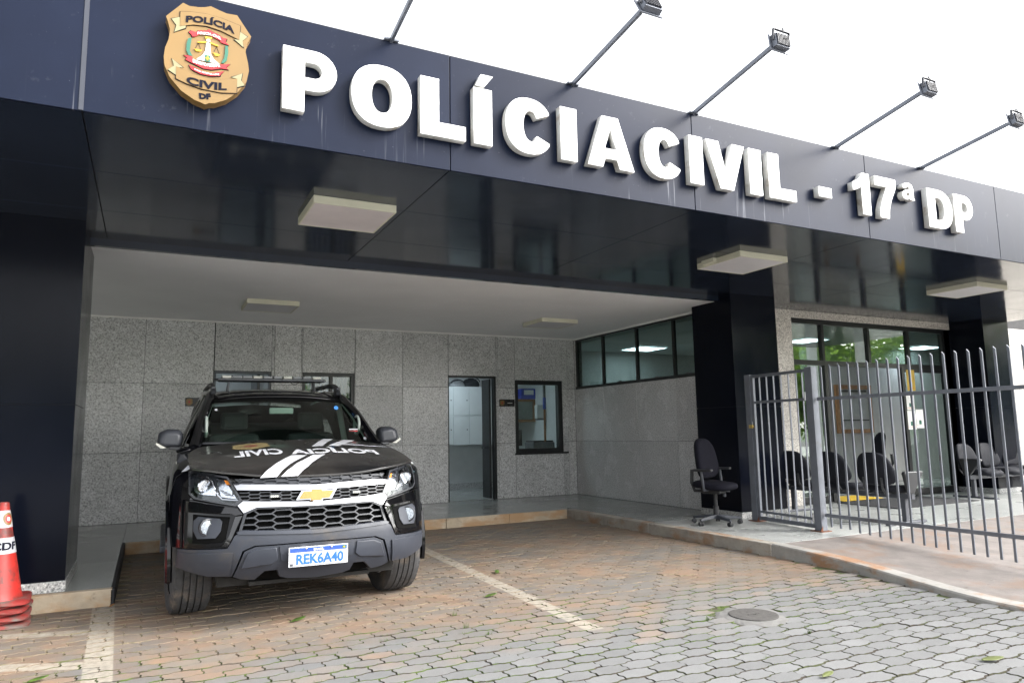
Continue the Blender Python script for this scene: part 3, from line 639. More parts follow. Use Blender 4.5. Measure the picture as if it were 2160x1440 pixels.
# ================================================================ door plaques
mat('plaque_black',(.012,.012,.013),.3); 
def plaque(x0,x1,lab):
    t=thing('door_plaque',lab,'plaque',((x0+x1)/2,YB,1.755),0,'black door plaques'); w=(x1-x0)/2
    box('plate','plaque_black',t,-w,w,-.012,-.001,0,.128,.002)
    sx=[((x-.225)*.20,(z-3.55)*.165+.064) for x,z in E_['SH']]
    me=curve_mesh([sx],.0015); place(me,lambda x,y,z:(x-w+.055,-.0137+z,y)); fixn(me); link('small_shield',me,'gold_paint',t)
    box('red_dot','ribbon_red',t,-w+.043,-w+.067,-.0165,-.0155,.052,.078)
    box('divider','joint_light',t,-w+.115,-w+.118,-.0135,-.0122,.01,.118)
    box('text_line','emb_white',t,w-.145,w-.05,-.0135,-.0122,.056,.066)
plaque(.477,.80,'black plaque with gold shield on granite wall behind the car mirror'); plaque(5.634,5.942,'black plaque with gold shield between office door and office window')
# ================================================================ police car
mat('car_black',(.003,.003,.004),.09,var=.2,vs=2,coat=.2,spec=.22,dirt=((.014,.012,.011),1.6,.62,.95)); mat('hood_black',(.006,.006,.0065),.3,var=.2,vs=2,coat=.6,dirt=((.030,.027,.024),1.1,.36,.78)); mat('car_grey',(.027,.031,.042),.48,var=.12,vs=5,dirt=((.07,.06,.05),3,.55,.8)); mat('car_grille',(.030,.032,.037),.45)
mat('car_inner',(.004,.004,.004),.9,spec=.1); mat('chrome',(.58,.58,.60),.07,1.,var=.03); mat('reflector',(.60,.61,.64),.14,1.,var=.4,vs=70); mat('lamp_dark',(.035,.037,.042),.3)
glass('lamp_cover',(.93,.95,.97)); glass('windshield',(.62,.74,.68),1.5); mat('side_glass',(.006,.007,.007),.05,coat=.5); mat('decal_white',(.52,.53,.56),.35,var=.04); mat('decal_gold',(.20,.155,.07),.5,var=.35,vs=40); mat('decal_red',(.16,.05,.03),.5,var=.4,vs=60)
mat('rubber',(.05,.05,.052),.8,var=.25,vs=20,dirt=((.16,.13,.10),6,.48,.75)); mat('wheel_alloy',(.10,.10,.105),.45,.6); mat('amber',(.75,.22,.02),.3); mat('plate_white',(.56,.57,.60),.4,var=.03); mat('plate_blue',(.025,.075,.42),.4,var=.03); mat('plate_ink',(.02,.12,.38),.4); mat('bow_gold',(.30,.175,.05),.3,.4)
mat('cabin_dark',(.03,.033,.033),.8); mat('cabin_grey',(.34,.38,.35),.8); mat('led_white',(.50,.50,.45),.25); mat('bar_lens',(.20,.21,.22),.15); mat('under_dark',(.02,.019,.018),.9); mat('sticker_blue',(.08,.30,.75),.5); mat('mirror_grey',(.035,.038,.046),.4)
mat('car_gloss',(.003,.003,.0035),.04,var=.1,vs=2,coat=.8,spec=.5)
car=thing('police_suv','black and grey police four-wheel drive with white hood stripes parked nose out','car',(1.085,5.14,0),-RD(1.2))
def plan(x,hw=.955,n=2.65,R_=.82):
    a=min(abs(x)/hw,.99999); return R_*(1-(1-a**n)**(1/n))
ZP=[(.2,.16),(.3,.10),(.42,.02),(.5,0),(.62,0),(.72,.03),(.85,.06),(.95,.09),(1.02,.14),(1.08,.25),(1.2,.6)]
def lerp(T,z):
    if z<=T[0][0]: return T[0][1]
    for (a,b_),(c,d) in zip(T,T[1:]):
        if z<=c: return b_+(d-b_)*(z-a)/(c-a)
    return T[-1][1]
vz=lambda z:lerp(ZP,z)
FF=lambda x,z,off=0.:(x,plan(x)+vz(z)-off,z)
HC=[(.08,.965),(.12,.995),(.15,1.015),(.20,1.048),(.30,1.088),(.45,1.122),(.65,1.158),(.85,1.192),(1.05,1.222),(1.25,1.25)]
def hood_z(x,y):
    dome=.012*max(0,1-abs(abs(x)-.25)/.35) if y>.3 else 0
    return lerp(HC,y)-.035*(abs(x)/.8)**2.4+dome*min(1,max(0,(y-.3)/.3))
HF=lambda x,y,off=0.:(x,y,hood_z(x,y)+off)
XCUT=[0.]
while XCUT[-1]<.95:
    x=XCUT[-1]; dx=.05
    while dx>.003 and sqrt(dx*dx+(plan(min(x+dx,.9549))-plan(x))**2)>.06: dx*=.8
    XCUT.append(x+dx)
XCUT=sorted(set([-x for x in XCUT[1:]]+XCUT))
def drape(name,poly,fn,m,parent,off,thick,cuts=None,inward=True,bevel=.0,holes=None,smooth=True):
    """fill a 2D outline, slice it finely, wrap it on a curved surface and give it thickness"""
    bm=bmesh.new()
    if holes:
        me0=curve_mesh([poly]+holes,0); bm.from_mesh(me0)
        bmesh.ops.remove_doubles(bm,verts=bm.verts[:],dist=1e-5)
        for v in bm.verts: v.co.z=0
    else: bm.faces.new([bm.verts.new((a,b_,0)) for a,b_ in poly])
    xs=[p[0] for p in poly]; ys=[p[1] for p in poly]
    cx=cuts or XCUT
    for c in cx:
        if min(xs)+1e-4<c<max(xs)-1e-4: bmesh.ops.bisect_plane(bm,geom=bm.verts[:]+bm.edges[:]+bm.faces[:],plane_co=(c,0,0),plane_no=(1,0,0),dist=1e-6)
    y=math.floor(min(ys)/.04)*.04
    while y<max(ys):
        if y>min(ys)+1e-4: bmesh.ops.bisect_plane(bm,geom=bm.verts[:]+bm.edges[:]+bm.faces[:],plane_co=(0,y,0),plane_no=(0,1,0),dist=1e-6)
        y+=.04
    bmesh.ops.triangulate(bm,faces=[f for f in bm.faces if len(f.verts)>4])
    if thick:
        r=bmesh.ops.extrude_face_region(bm,geom=bm.faces[:]); back=[v for v in r['geom'] if isinstance(v,bmesh.types.BMVert)]
    else: back=[]
    bs=set(back)
    for v in bm.verts:
        q=fn(v.co.x,v.co.y,off-(thick if v in bs else 0)); v.co=q
    bmesh.ops.recalc_face_normals(bm,faces=bm.faces[:])
    me=bpy.data.meshes.new(name); bm.to_mesh(me); bm.free()
    return link(name,me,m,parent,bevel,smooth)
def mir(p): return [(-x,z) for x,z in p][::-1]
def both(half): return half+[(-x,z) for x,z in half[::-1] if x>1e-6]
def sides(name,poly,m,parent,off,thick,**k):
    return [drape(name,p,FF,m,parent if not isinstance(parent,list) else parent[i],off,thick,**k) for i,p in enumerate((mir(poly),poly))]
# body shell: transverse rings swept along the length, wheel wells cut out
def body_ring(y):
    w=lerp([(.25,.770),(.30,.808),(.36,.842),(.43,.872),(.5,.898),(.6,.925),(.7,.941),(.95,.955),(1.4,.93),(3.3,.925),(3.8,.945),(4.4,.90),(4.8,.80)],y)
    top=y<1.30; k=max(0,1-(y-.25)/.5)
    h=lambda x: hood_z(x,max(y,.2))-.022 if top else 1.21-.02*(x/.9)**2
    zb=h(w*.93)-.012 if top else 1.19
    zb=max(zb,1.0)
    zl=.26 if y>.55 else .44
    half=[(0,zl),(.55,zl),(w*.90,zl+.03),(w*.965,zl+.08),(w*.99,.55),(w,.72),(w*.995,.88),(w*.975,zb-.06),(w*.95,zb-.018),(w*.92,zb),(w*.80,h(w*.80)),(.55,h(.55)),(.3,h(.3)),(0,h(0))]
    full=half+[(-x,z) for x,z in half[-2:0:-1]]
    return [Vector((x,y+k*(vz(min(max(z,.45),1.0))*.9+.005),z)) for x,z in full]
bmb=MB().loft([body_ring(y) for y in (.25,.30,.36,.43,.5,.6,.7,.82,.95,1.1,1.25,1.32,1.6,2.2,2.8,3.3,3.6,3.8,4.0,4.4,4.65,4.8)])
body=bmb.build('body','car_black',car,smooth=True)
for yc in (.93,3.775):
    cu=MB().lathe([(.455,-1.2),(.455,1.2)],Matrix.Translation((0,yc,.40))@Matrix.Rotation(pi/2,4,'Y'),40).build('cutter',None,car)
    md=body.modifiers.new('w','BOOLEAN'); md.operation='DIFFERENCE'; md.solver='EXACT'; md.object=cu
    bpy.context.view_layer.update(); dg=bpy.context.evaluated_depsgraph_get()
    me=bpy.data.meshes.new_from_object(body.evaluated_get(dg)); body.modifiers.clear(); body.data=me; bpy.data.objects.remove(cu)
body.data.polygons.foreach_set('use_smooth',[True]*len(body.data.polygons))
try: body.data.set_sharp_from_angle(angle=RD(35))
except Exception: pass
body.data.materials.clear(); body.data.materials.append(MATS['car_black'])
MB().box(-.62,.62,.30,4.5,.27,.9).box(-.55,.55,.18,.4,.40,.95).build('chassis','under_dark',car)
for s in (-1,1):
    for yc in (.93,3.775):
        pts=[(s*(.925+.012*sin(t)),yc-.462*cos(t),.40+.462*sin(t)) for t in [RD(-12+204*i/22) for i in range(23)]]
        MB().tube(pts,.022,6).build('arch_lip','car_black',body,smooth=True)
    MB().box(s*.93-.06,s*.93+.06,1.5,3.2,.36,.42).build('side_step','car_grey',car,.015)
    MB().box(s*.80-.13,s*.80+.13,4.27,4.285,.20,.52).box(s*.80-.12,s*.80+.12,1.41,1.42,.20,.5).build('mudflap','rubber',car)
# front pieces
base_=drape('front_base',both([(0,.30),(.5,.33),(.80,.42),(.83,.60),(.80,.98),(0,.98)]),FF,'car_inner',car,-.085,.02)
hl=[(.822,1.05),(.785,1.068),(.578,1.022),(.49,.866),(.528,.828),(.787,.878),(.821,.911)]
bump_=drape('bumper',both([(0,.632),(.512,.656),(.538,.637),(.578,.557),(.875,.545),(.885,.425),(.80,.398),(.69,.372),(.543,.368),(.486,.54),(.412,.571),(0,.575)]),FF,'car_grey',car,.022,.09,bevel=.010)
drape('bumper_ledge',both([(0,.653),(.50,.672),(.525,.660),(.512,.648),(0,.628)]),FF,'car_grey',bump_,.030,.10,bevel=.008)
for s,p in ((1,[(.545,.532),(.875,.522),(.885,.425),(.80,.398),(.69,.372),(.558,.372)]),): sides('bumper_corner',p,'car_grey',bump_,.036,.05,bevel=.012)
sk=drape('skid_panel',both([(0,.568),(.405,.563),(.474,.534),(.534,.364),(.485,.344),(.40,.335),(.34,.396),(.26,.398),(.24,.347),(.19,.33),(0,.315)]),FF,'car_grey',bump_,.016,.09,bevel=.008)
drape('plate_mount',both([(0,.562),(.255,.558),(.24,.458),(0,.452)]),FF,'car_grey',sk,.026,.03,bevel=.006)
sides('skid_facet',[(.272,.552),(.40,.548),(.455,.525),(.495,.42),(.30,.44),(.262,.47)],'car_grey',sk,.028,.03,bevel=.008)
MB().box(-.42,.42,.22,.6,.275,.30).build('under_tray','under_dark',car)
fp=sides('fog_panel',[(.85,.868),(.787,.866),(.517,.822),(.482,.776),(.562,.561),(.85,.553)],'car_black',car,.010,.05,bevel=.006,holes=None)
for s,pn in ((-1,fp[0]),(1,fp[1])):
    f=lambda p:[(s*x,z) for x,z in p]
    drape('fog_recess',f([(.790,.778),(.566,.760),(.592,.620),(.625,.592),(.790,.590)]),FF,'car_inner',pn,.0135,.003)
    drape('recess_rim',f([(.60,.602),(.79,.582),(.79,.570),(.625,.572),(.588,.600)]),FF,'car_black',pn,.020,.02,bevel=.004)
    drape('fog_brow',f([(.835,.862),(.787,.861),(.522,.817),(.492,.779),(.535,.772),(.560,.783),(.80,.792),(.835,.790)]),lambda x,z,o:FF(x,z,o+max(0,.865-z)*.42),'car_gloss',pn,.012,.03,bevel=.003)
    drape('fog_cheek',f([(.492,.770),(.536,.765),(.572,.640),(.602,.585),(.575,.572)]),lambda x,z,o:FF(x,z,o+(.04-abs(x-.50*(1 if x>0 else -1))*.2)),'car_gloss',pn,.0,.03,bevel=.003)
    bz=drape('fog_bezel',f([(.787,.734),(.758,.765),(.628,.752),(.612,.732),(.622,.668),(.652,.626),(.762,.620),(.787,.669)]),FF,'car_grey',pn,.024,.02,bevel=.006)
    M=Matrix.Translation(FF(s*.700,.697,.026))@Matrix.Rotation(pi/2,4,'X')@Matrix.Rotation(-s*RD(20),4,'Y')
    MB().lathe([(.056,-.02),(.058,.006),(.050,.010),(.047,.004)],M,28,False).build('lamp_ring','car_grille',pn,smooth=True)
    MB().lathe([(.046,.002),(.036,-.004),(.030,-.002),(.022,-.010),(.014,-.006),(.004,-.014)],M,11,True).build('lamp_bowl','reflector',pn)
    MB().lathe([(.0465,.004),(.035,.009),(.012,.012),(.001,.0125)],M,28,True).build('lamp_lens','lamp_cover',pn,smooth=True)
# headlights: dark housing, bright bowls, clear cover
hh=sides('headlight',hl,'lamp_dark',car,-.045,.03)
for s,pn in ((-1,hh[0]),(1,hh[1])):
    f=lambda p:[(s*x,z) for x,z in p]
    c_=[(.790,1.0),(.782,1.022),(.742,1.034),(.70,1.018),(.672,.98),(.655,.93),(.65,.895),(.76,.905),(.785,.93)]
    drape('main_bowl',f(c_),FF,'reflector',pn,-.030,.012,bevel=.006)
    M=Matrix.Translation(FF(s*.722,.962,-.022))@Matrix.Rotation(pi/2,4,'X')@Matrix.Rotation(-s*RD(20),4,'Y')
    MB().lathe([(.048,0),(.044,.006),(.036,.0),(.03,-.004),(.02,-.010),(.012,-.004)],M,12).build('bowl','reflector',pn)
    drape('side_bowl',f([(.65,1.015),(.592,1.003),(.515,.868),(.622,.886)]),FF,'reflector',pn,-.030,.010,bevel=.005)
    drape('indicator',f([(.60,1.0),(.578,.996),(.562,.968),(.588,.972)]),FF,'amber',pn,-.017,.008)
    MB().tube([FF(s*x,z,-.012) for x,z in ((.705,1.028),(.668,.99),(.64,.90),(.612,.872),(.505,.862))],.007,6).build('light_strip','chrome',pn,smooth=True)
    for i in range(4): MB().bar(FF(s*(.545+.022*i),.90+.012*i,-.016),FF(s*(.600+.012*i),.905+.012*i,-.016),.003,.003).build('rib','lamp_dark',pn)
    rim=[hl[i] for i in range(len(hl))]; cxh=sum(p[0] for p in hl)/7; czh=sum(p[1] for p in hl)/7
    inn=[(cxh+(x-cxh)*.92,czh+(z-czh)*.88) for x,z in hl]
    drape('lamp_rim',f(rim),FF,'lamp_dark',pn,.006,.06,holes=[f(inn)])
    drape('lamp_cover',f(inn),FF,'lamp_cover',pn,.004,0)
# fender corners wrap round outside the lamps
sides('fender_corner',[(.826,1.045),(.826,.905),(.79,.872),(.856,.870),(.852,.552),(.925,.548),(.937,.60),(.937,.90),(.90,1.02),(.86,1.05)],'car_black',body,.008,.03)
# grilles
gb=drape('grille',both([(0,1.004),(.53,1.006),(.49,.86),(.515,.66),(0,.634)]),FF,'car_inner',car,-.045,.02)
def hexmesh(poly,cw,ch,t,dep,off,name='grille_mesh'):
    mb=MB(); xs=[p[0] for p in poly]; zs=[p[1] for p in poly]
    def inside(x,z):
        r=False
        for (x0,z0),(x1,z1) in zip(poly,poly[1:]+poly[:1]):
            if (z0>z)!=(z1>z) and x<(x1-x0)*(z-z0)/(z1-z0)+x0: r=not r
        return r
    def seg(a,b_):
        d=Vector((b_[0]-a[0],b_[1]-a[1])); n=Vector((-d.y,d.x)).normalized()*t/2
        q=[(a[0]+n.x,a[1]+n.y),(b_[0]+n.x,b_[1]+n.y),(b_[0]-n.x,b_[1]-n.y),(a[0]-n.x,a[1]-n.y)]
        mb.prism(q,lambda x,z:FF(x,z,off),lambda x,z:FF(x,z,off-dep))
    nx=int(max(xs)/(cw*.75))+2; nz=int((max(zs)-min(zs))/ch)+2
    for i in range(-nx,nx+1):
        for j in range(nz):
            cx=i*cw*.76; cz=min(zs)+(j+.5*(i%2))*ch
            P6=[(cx-cw*.5,cz),(cx-cw*.30,cz+ch/2),(cx+cw*.30,cz+ch/2),(cx+cw*.5,cz),(cx+cw*.30,cz-ch/2),(cx-cw*.30,cz-ch/2)]
            for a,b_ in zip(P6[:4],P6[1:4]):
                if inside((a[0]+b_[0])/2,(a[1]+b_[1])/2): seg(a,b_)
    return mb.build(name,'car_grille',gb)
LG=both([(0,.812),(.398,.816),(.478,.782),(.512,.662),(0,.638)]); hexmesh(LG,.150,.044,.0085,.030,.0)
drape('grille_surround',LG,FF,'car_grille',gb,.012,.05,holes=[both([(0,.803),(.392,.806),(.462,.775),(.492,.668),(0,.646)])])
hexmesh(both([(0,.918),(.515,.934),(.49,.862),(0,.842)]),.09,.024,.006,.02,.0); drape('grille_back',both([(0,.918),(.515,.934),(.49,.862),(0,.842)]),FF,'car_inner',gb,-.012,.006)
hexmesh(both([(0,1.0),(.535,1.004),(.50,.975),(0,.955)]),.10,.026,.006,.02,-.006); drape('grille_back',both([(0,1.0),(.535,1.004),(.50,.975),(0,.955)]),FF,'car_grille',gb,-.022,.006)
drape('chrome_bar',both([(0,.953),(.474,.973),(.556,.995),(.524,.935),(0,.916)]),FF,'chrome',car,.016,.03,bevel=.006)
drape('chrome_bar',both([(0,.838),(.486,.862),(.520,.834),(.482,.783),(.398,.818),(0,.812)]),FF,'chrome',car,.020,.035,bevel=.006)
for s in (-1,1):
    q=FF(s*.285,.886,.008); o=MB().box(q[0]-.036,q[0]+.036,q[1]-.012,q[1]+.004,.876,.897).build('strobe_light','car_grille',car,.003)
    for i in range(4): MB().box(q[0]-.026+i*.0135,q[0]-.0155+i*.0135,q[1]-.0145,q[1]-.0122,.880,.893).build('led','led_white',o)
bt=[(-.148,.853),(-.108,.918),(-.046,.917),(-.040,.934),(.040,.934),(.044,.917),(.138,.917),(.100,.853),(.040,.853),(.034,.837),(-.054,.837),(-.050,.853)]
drape('badge_rim',bt,FF,'chrome',car,.032,.03,bevel=.004)
drape('badge',[(-.004+(x+.004)*.86,.8855+(z-.8855)*.76) for x,z in bt],FF,'bow_gold',car,.036,.006,bevel=.002)
# plate
pl=MB().box(-.20,.20,-.052,-.048,.418,.548).build('number_plate','plate_white',car,.0018)
box('blue_band','plate_blue',pl,-.192,.192,-.0535,-.0522,.513,.541)
def ptext(t,m,x,z,cap,w,bold): 
    me=text_mesh(t,cap/.7,.0006,bold,w,cap=cap); link('lettering',place(me,lambda a,b_,c:(a+x,-.0544-c,b_+z)),m,pl)
ptext('REK6A40','plate_ink',.010,.432,.070,.318,.0028); ptext('BRASIL','plate_white',.0,.518,.016,.07,.0014); ptext('BR','ink_navy',-.178,.424,.018,.02,.0003)
box('flag','emb_green',pl,.160,.186,-.0545,-.0537,.518,.537); box('flag_diamond','emb_yellow',pl,.167,.179,-.0555,-.0547,.523,.532)
for x in (-.085,.085): MB().lathe([(.006,0),(.006,.003),(.003,.005)],Matrix.Translation((x,-.0537,.533))@Matrix.Rotation(pi/2,4,'X'),10).build('bolt','chrome',pl)
# hood
def edge_y(x): return plan(x)+.142
hp=[(-.80+.05*i,edge_y(-.80+.05*i)) for i in range(33)]; HCUT=[-.8+.05*i for i in range(33)]
hp=hp+[(.815,.42),(.825,.7),(.80,1.0),(.74,1.17),(.45,1.235),(0,1.255),(-.45,1.235),(-.74,1.17),(-.80,1.0),(-.825,.7),(-.815,.42)]
hood=drape('hood',hp,HF,'hood_black',car,.008,.014,cuts=HCUT,bevel=.006)
def decal(name,poly,m,off=.0115): return drape(name,poly,HF,m,hood,off,0,cuts=[-.8+.025*i for i in range(65)])
def stripe(a,b_,name='stripe'):
    # a: (y, xleft, xright) rows from the nose to the windscreen
    decal(name,[(l,y) for y,l,r in a]+[(r,y) for y,l,r in a[::-1]],'decal_white')
stripe([(.135,-.375,-.262),(.25,-.29,-.18),(.43,-.168,-.052),(.525,-.105,.01)],0)
stripe([(.135,-.235,-.12),(.235,-.148,-.033),(.42,-.015,.08),(.525,.055,.150)],0)
stripe([(.845,.10,.19),(1.04,.18,.263),(1.235,.27,.355)],0); stripe([(.845,.235,.325),(.93,.280,.368),(.940,.286,.765),(.965,.300,.755),(.98,.31,.40),(1.04,.345,.436),(1.235,.45,.545)],0)
def htext(t,x0,x1,y0,cap):
    me=text_mesh(t,.3,0,.010,x1-x0,mirror=True,cap=cap)
    bm=bmesh.new(); bm.from_mesh(me); bmesh.ops.dissolve_limit(bm,angle_limit=.01,verts=bm.verts[:],edges=bm.edges[:])
    for k in range(24): bmesh.ops.bisect_plane(bm,geom=bm.verts[:]+bm.edges[:]+bm.faces[:],plane_co=(-.6+.05*k,0,0),plane_no=(1,0,0),dist=1e-6)
    for k in range(1,4): bmesh.ops.bisect_plane(bm,geom=bm.verts[:]+bm.edges[:]+bm.faces[:],plane_co=(0,cap*k/4,0),plane_no=(0,1,0),dist=1e-6)
    bmesh.ops.triangulate(bm,faces=[f for f in bm.faces if len(f.verts)>4]); bm.to_mesh(me); bm.free()
    link('lettering',place(me,lambda x,y,z:HF(x+(x0+x1)/2,y+y0,.0125)),'decal_white',hood)
htext('POLÍCIA',-.10,.59,.555,.235); htext('CIVIL',-.51,-.155,.555,.215)
sx=[((x-.225)*.62-.36,(z-3.55)*.44+.95) for x,z in E_['SH']]; decal('shield_decal',sx,'decal_gold',.0118); decal('shield_decal',[(-.36+(x+.36)*.36,.95+(y-.95)*.36) for x,y in sx],'decal_red',.0125)
sides('flank_stripe',[(.84,1.062),(.80,1.085),(.825,1.10),(.868,1.055)],'decal_white',body,.02,.004)
# cabin
def quad_strip(name,pts,m,parent,thick=.006):
    """pts: rows of 3D points; a bent sheet with thickness"""
    n=len(pts[0]); vs=[Vector(p) for r in pts for p in r]; fs=[(j*n+i,j*n+i+1,(j+1)*n+i+1,(j+1)*n+i) for j in range(len(pts)-1) for i in range(n-1)]
    o=MB().add(vs,fs).build(name,m,parent,smooth=True)
    if thick: k=o.modifiers.new('t','SOLIDIFY'); k.thickness=thick; k.offset=0
    return o
def ws(u,v):
    hw=.735+(.600-.735)*v; x=u*hw; return (x,1.235+.74*v+.17*u*u*(1-.35*v),1.225+.435*v+.02*sin(pi*v)-.012*u*u)
U=[-1+.125*i for i in range(17)]
quad_strip('windshield',[[ws(u,v) for u in U] for v in [0,.25,.5,.75,1]],'windshield',car,0)
quad_strip('windshield_border',[[ws(u,v) for u in U] for v in [.93,1.0]],'car_inner',car,.008); quad_strip('windshield_border',[[ws(u,v) for u in U] for v in [-.06,.05]],'car_inner',car,.008)
ROOF=[(1.97,1.668),(2.1,1.705),(2.35,1.745),(2.7,1.775),(3.2,1.785),(3.8,1.77),(4.35,1.72)]
def roof_p(x,y): return (x,y+.17*.65*(x/.6)**2*max(0,1-(y-1.97)/.6),lerp(ROOF,y)-.045*(abs(x)/.62)**2.6)
roof=quad_strip('roof',[[roof_p(-.64+.08*i,y) for i in range(17)] for y in (1.965,2.03,2.1,2.2,2.35,2.5,2.7,3.0,3.3,3.8,4.2,4.4)],'car_black',car,.03)
for s in (-1,1):
    a=[Vector((s*.765,1.32,1.20)),Vector((s*.735,1.50,1.31)),Vector((s*.685,1.76,1.49)),Vector((s*.625,2.06,1.645)),Vector((s*.612,2.3,1.70)),Vector((s*.615,3.0,1.745)),Vector((s*.61,3.9,1.725)),Vector((s*.64,4.4,1.66)),Vector((s*.72,4.7,1.25))]
    MB().tube(a,[.05,.046,.043,.043,.043,.043,.043,.05,.06],8).build('pillar','car_black',roof,smooth=True)
    quad_strip('side_window',[[(s*.845,1.45,1.205),(s*.85,2.1,1.21),(s*.85,2.35,1.21)],[(s*.765,1.66,1.40),(s*.76,2.1,1.45),(s*.76,2.35,1.45)],[(s*.665,2.02,1.62),(s*.655,2.2,1.68),(s*.65,2.35,1.69)]],'side_glass',car)
    quad_strip('side_window',[[(s*.85,2.35,1.21),(s*.85,3.3,1.21),(s*.82,4.4,1.22)],[(s*.76,2.35,1.45),(s*.76,3.3,1.46),(s*.74,4.4,1.46)],[(s*.65,2.35,1.69),(s*.65,3.3,1.70),(s*.64,4.38,1.66)]],'side_glass',car)
    for yy in (2.33,3.35): MB().bar((s*.855,yy,1.2),(s*.655,yy,1.70),.02,.09,(0,1,0)).build('window_post','car_black',car)
    quad_strip('belt',[[(s*.86,1.25,1.175),(s*.90,1.6,1.18),(s*.90,4.4,1.19)],[(s*.76,1.28,1.215),(s*.845,1.5,1.215),(s*.845,4.4,1.22)]],'car_black',body,.02)
    rp=[(s*.585,2.12,1.72),(s*.59,2.20,1.765),(s*.59,2.35,1.80),(s*.59,2.7,1.825),(s*.59,3.6,1.835),(s*.59,4.05,1.80),(s*.59,4.15,1.75)]
    MB().tube(rp,[.022,.026,.026,.024,.024,.026,.02],8).build('roof_rail','car_grille',roof,smooth=True)
    MB().box(s*.59-.02,s*.59+.02,2.14,2.3,1.70,1.78).build('rail_foot','car_grille',roof,.008)
    # door mirror
    h=MB().loft([[Vector((s*x,1.50+d,z)) for x,z in [(.85+.01*k0,1.225),(1.0,1.215+.01*k0),(1.045-.015*k0,1.26),(1.035-.02*k0,1.345-.012*k0),(.97,1.375-.015*k0),(.87+.01*k0,1.37-.015*k0),(.845+.01*k0,1.33)]] for d,k0 in ((.0,2.2),(.03,.6),(.10,0),(.16,.2))]).build('door_mirror','mirror_grey',car,.02,True,3)
    MB().bar((s*.80,1.55,1.20),(s*.95,1.56,1.215),.07,.03).build('mirror_arm','car_grille',h,.008)
    MB().loft([[Vector((s*x,1.498+d,z)) for x,z in [(1.045,1.262),(1.052,1.245),(1.01,1.212),(.97,1.216),(1.0,1.232)]] for d in (.0,.06)]).build('mirror_lamp','led_white',h)
quad_strip('rear_window',[[(-.74,4.72,1.22),(0,4.76,1.22),(.74,4.72,1.22)],[(-.60,4.42,1.66),(0,4.45,1.70),(.60,4.42,1.66)]],'side_glass',car)
# inside
MB().box(-.72,.72,1.38,1.78,1.02,1.17).box(-.2,.2,1.6,1.9,.7,1.16).build('dashboard','cabin_dark',car,.03)
MB().box(-.085,.085,1.62,1.66,1.165,1.235).build('dash_radio','cabin_grey',car,.01)
for s in (-1,1):
    o=MB().box(s*.37-.24,s*.37+.24,2.35,2.5,.8,1.33,Matrix.Identity(4)).build('seat','cabin_dark',car,.06); MB().box(s*.37-.13,s*.37+.13,2.42,2.52,1.36,1.54).build('headrest','cabin_dark',o,.04)
    MB().tube([(s*.74,1.46,1.24),(s*.685,1.75,1.45),(s*.625,2.02,1.615)],.035,6).build('pillar_trim','cabin_grey',car,smooth=True)
    MB().tube([(s*(.665),1.66+.10*cos(t),1.39+.085*sin(t)) for t in [2*pi*i/16 for i in range(16)]],.012,6,True).build('grab_handle','cabin_grey',car,smooth=True)
    MB().tube([(s*.63,2.36,1.66),(s*.72,2.36,1.18)],.03,6).build('seat_belt_post','cabin_grey',car)
MB().box(-.65,.65,3.1,3.25,.8,1.45).build('rear_seat','cabin_dark',car,.05)
MB().tube([(.36+.185*cos(t),1.83+.07*sin(t),1.09+.165*sin(t)) for t in [2*pi*i/28 for i in range(28)]],.014,8,True).build('steering_wheel','cabin_dark',car,smooth=True)
MB().box(-.11,.11,1.88,1.91,1.505,1.565).build('rear_view_mirror','cabin_grey',car,.012)
def dot(u,v,r,m):
    p=Vector(ws(u,v)); MB().lathe([(r,0),(r,.002)],Matrix.Translation(p+Vector((0,-.006,.008)))@Matrix.Rotation(RD(58),4,'X'),14).build('sticker',m,car)
dot(-.90,.70,.012,'plate_white'); dot(.80,.74,.022,'sticker_blue'); dot(.955,.085,.014,'plate_white')
p=Vector(ws(.86,.26)); box('sticker','plate_white',car,p.x-.04,p.x+.04,p.y-.012,p.y-.010,p.z,p.z+.010); box('sticker','ribbon_red',car,p.x-.04,p.x+.04,p.y-.016,p.y-.014,p.z-.016,p.z-.006)
for x0,x1 in ((-.70,-.33),(.05,.52)):
    a=Vector(ws(x0/.735,.035))+Vector((0,-.02,.015)); c=Vector(ws(x1/.735,.0))+Vector((0,-.03,.015))
    MB().tube([a,(a+c)/2+Vector((0,-.005,.004)),c],.011,6).bar(c,c+Vector((.10,.02,-.01)),.03,.02).build('wiper','car_grille',car,smooth=True)
# light bar on four stays
lb=MB().box(-.52,.52,2.52,2.74,1.860,1.886).build('light_bar','car_grille',car,.008)
for s in (-1,1): MB().lathe([(.11,0),(.11,.018)],Matrix.Translation((s*.45,2.63,1.868)),20).build('bar_end','car_grille',lb); 
MB().box(-.53,.53,2.515,2.53,1.868,1.876).build('bar_trim','bar_lens',lb,.003)
for i in range(10): MB().box(-.49+i*.099,-.405+i*.099,2.525,2.735,1.8865,1.913).build('lens','bar_lens' if i%3 else 'led_white',lb,.006)
MB().box(-.48,.48,2.6,2.66,1.9135,1.918).build('cover_strip','car_grille',lb)
for s in (-1,1):
    MB().bar((s*.44,2.56,1.70),(s*.42,2.58,1.868),.014,.03).bar((s*.44,2.70,1.72),(s*.42,2.68,1.868),.014,.03).build('stay','car_grille',lb)
MB().tube([(.16+.012*i,2.52,1.862-.035*sin(pi*i/9)) for i in range(10)],.004,5).build('cable','cable_black',lb)
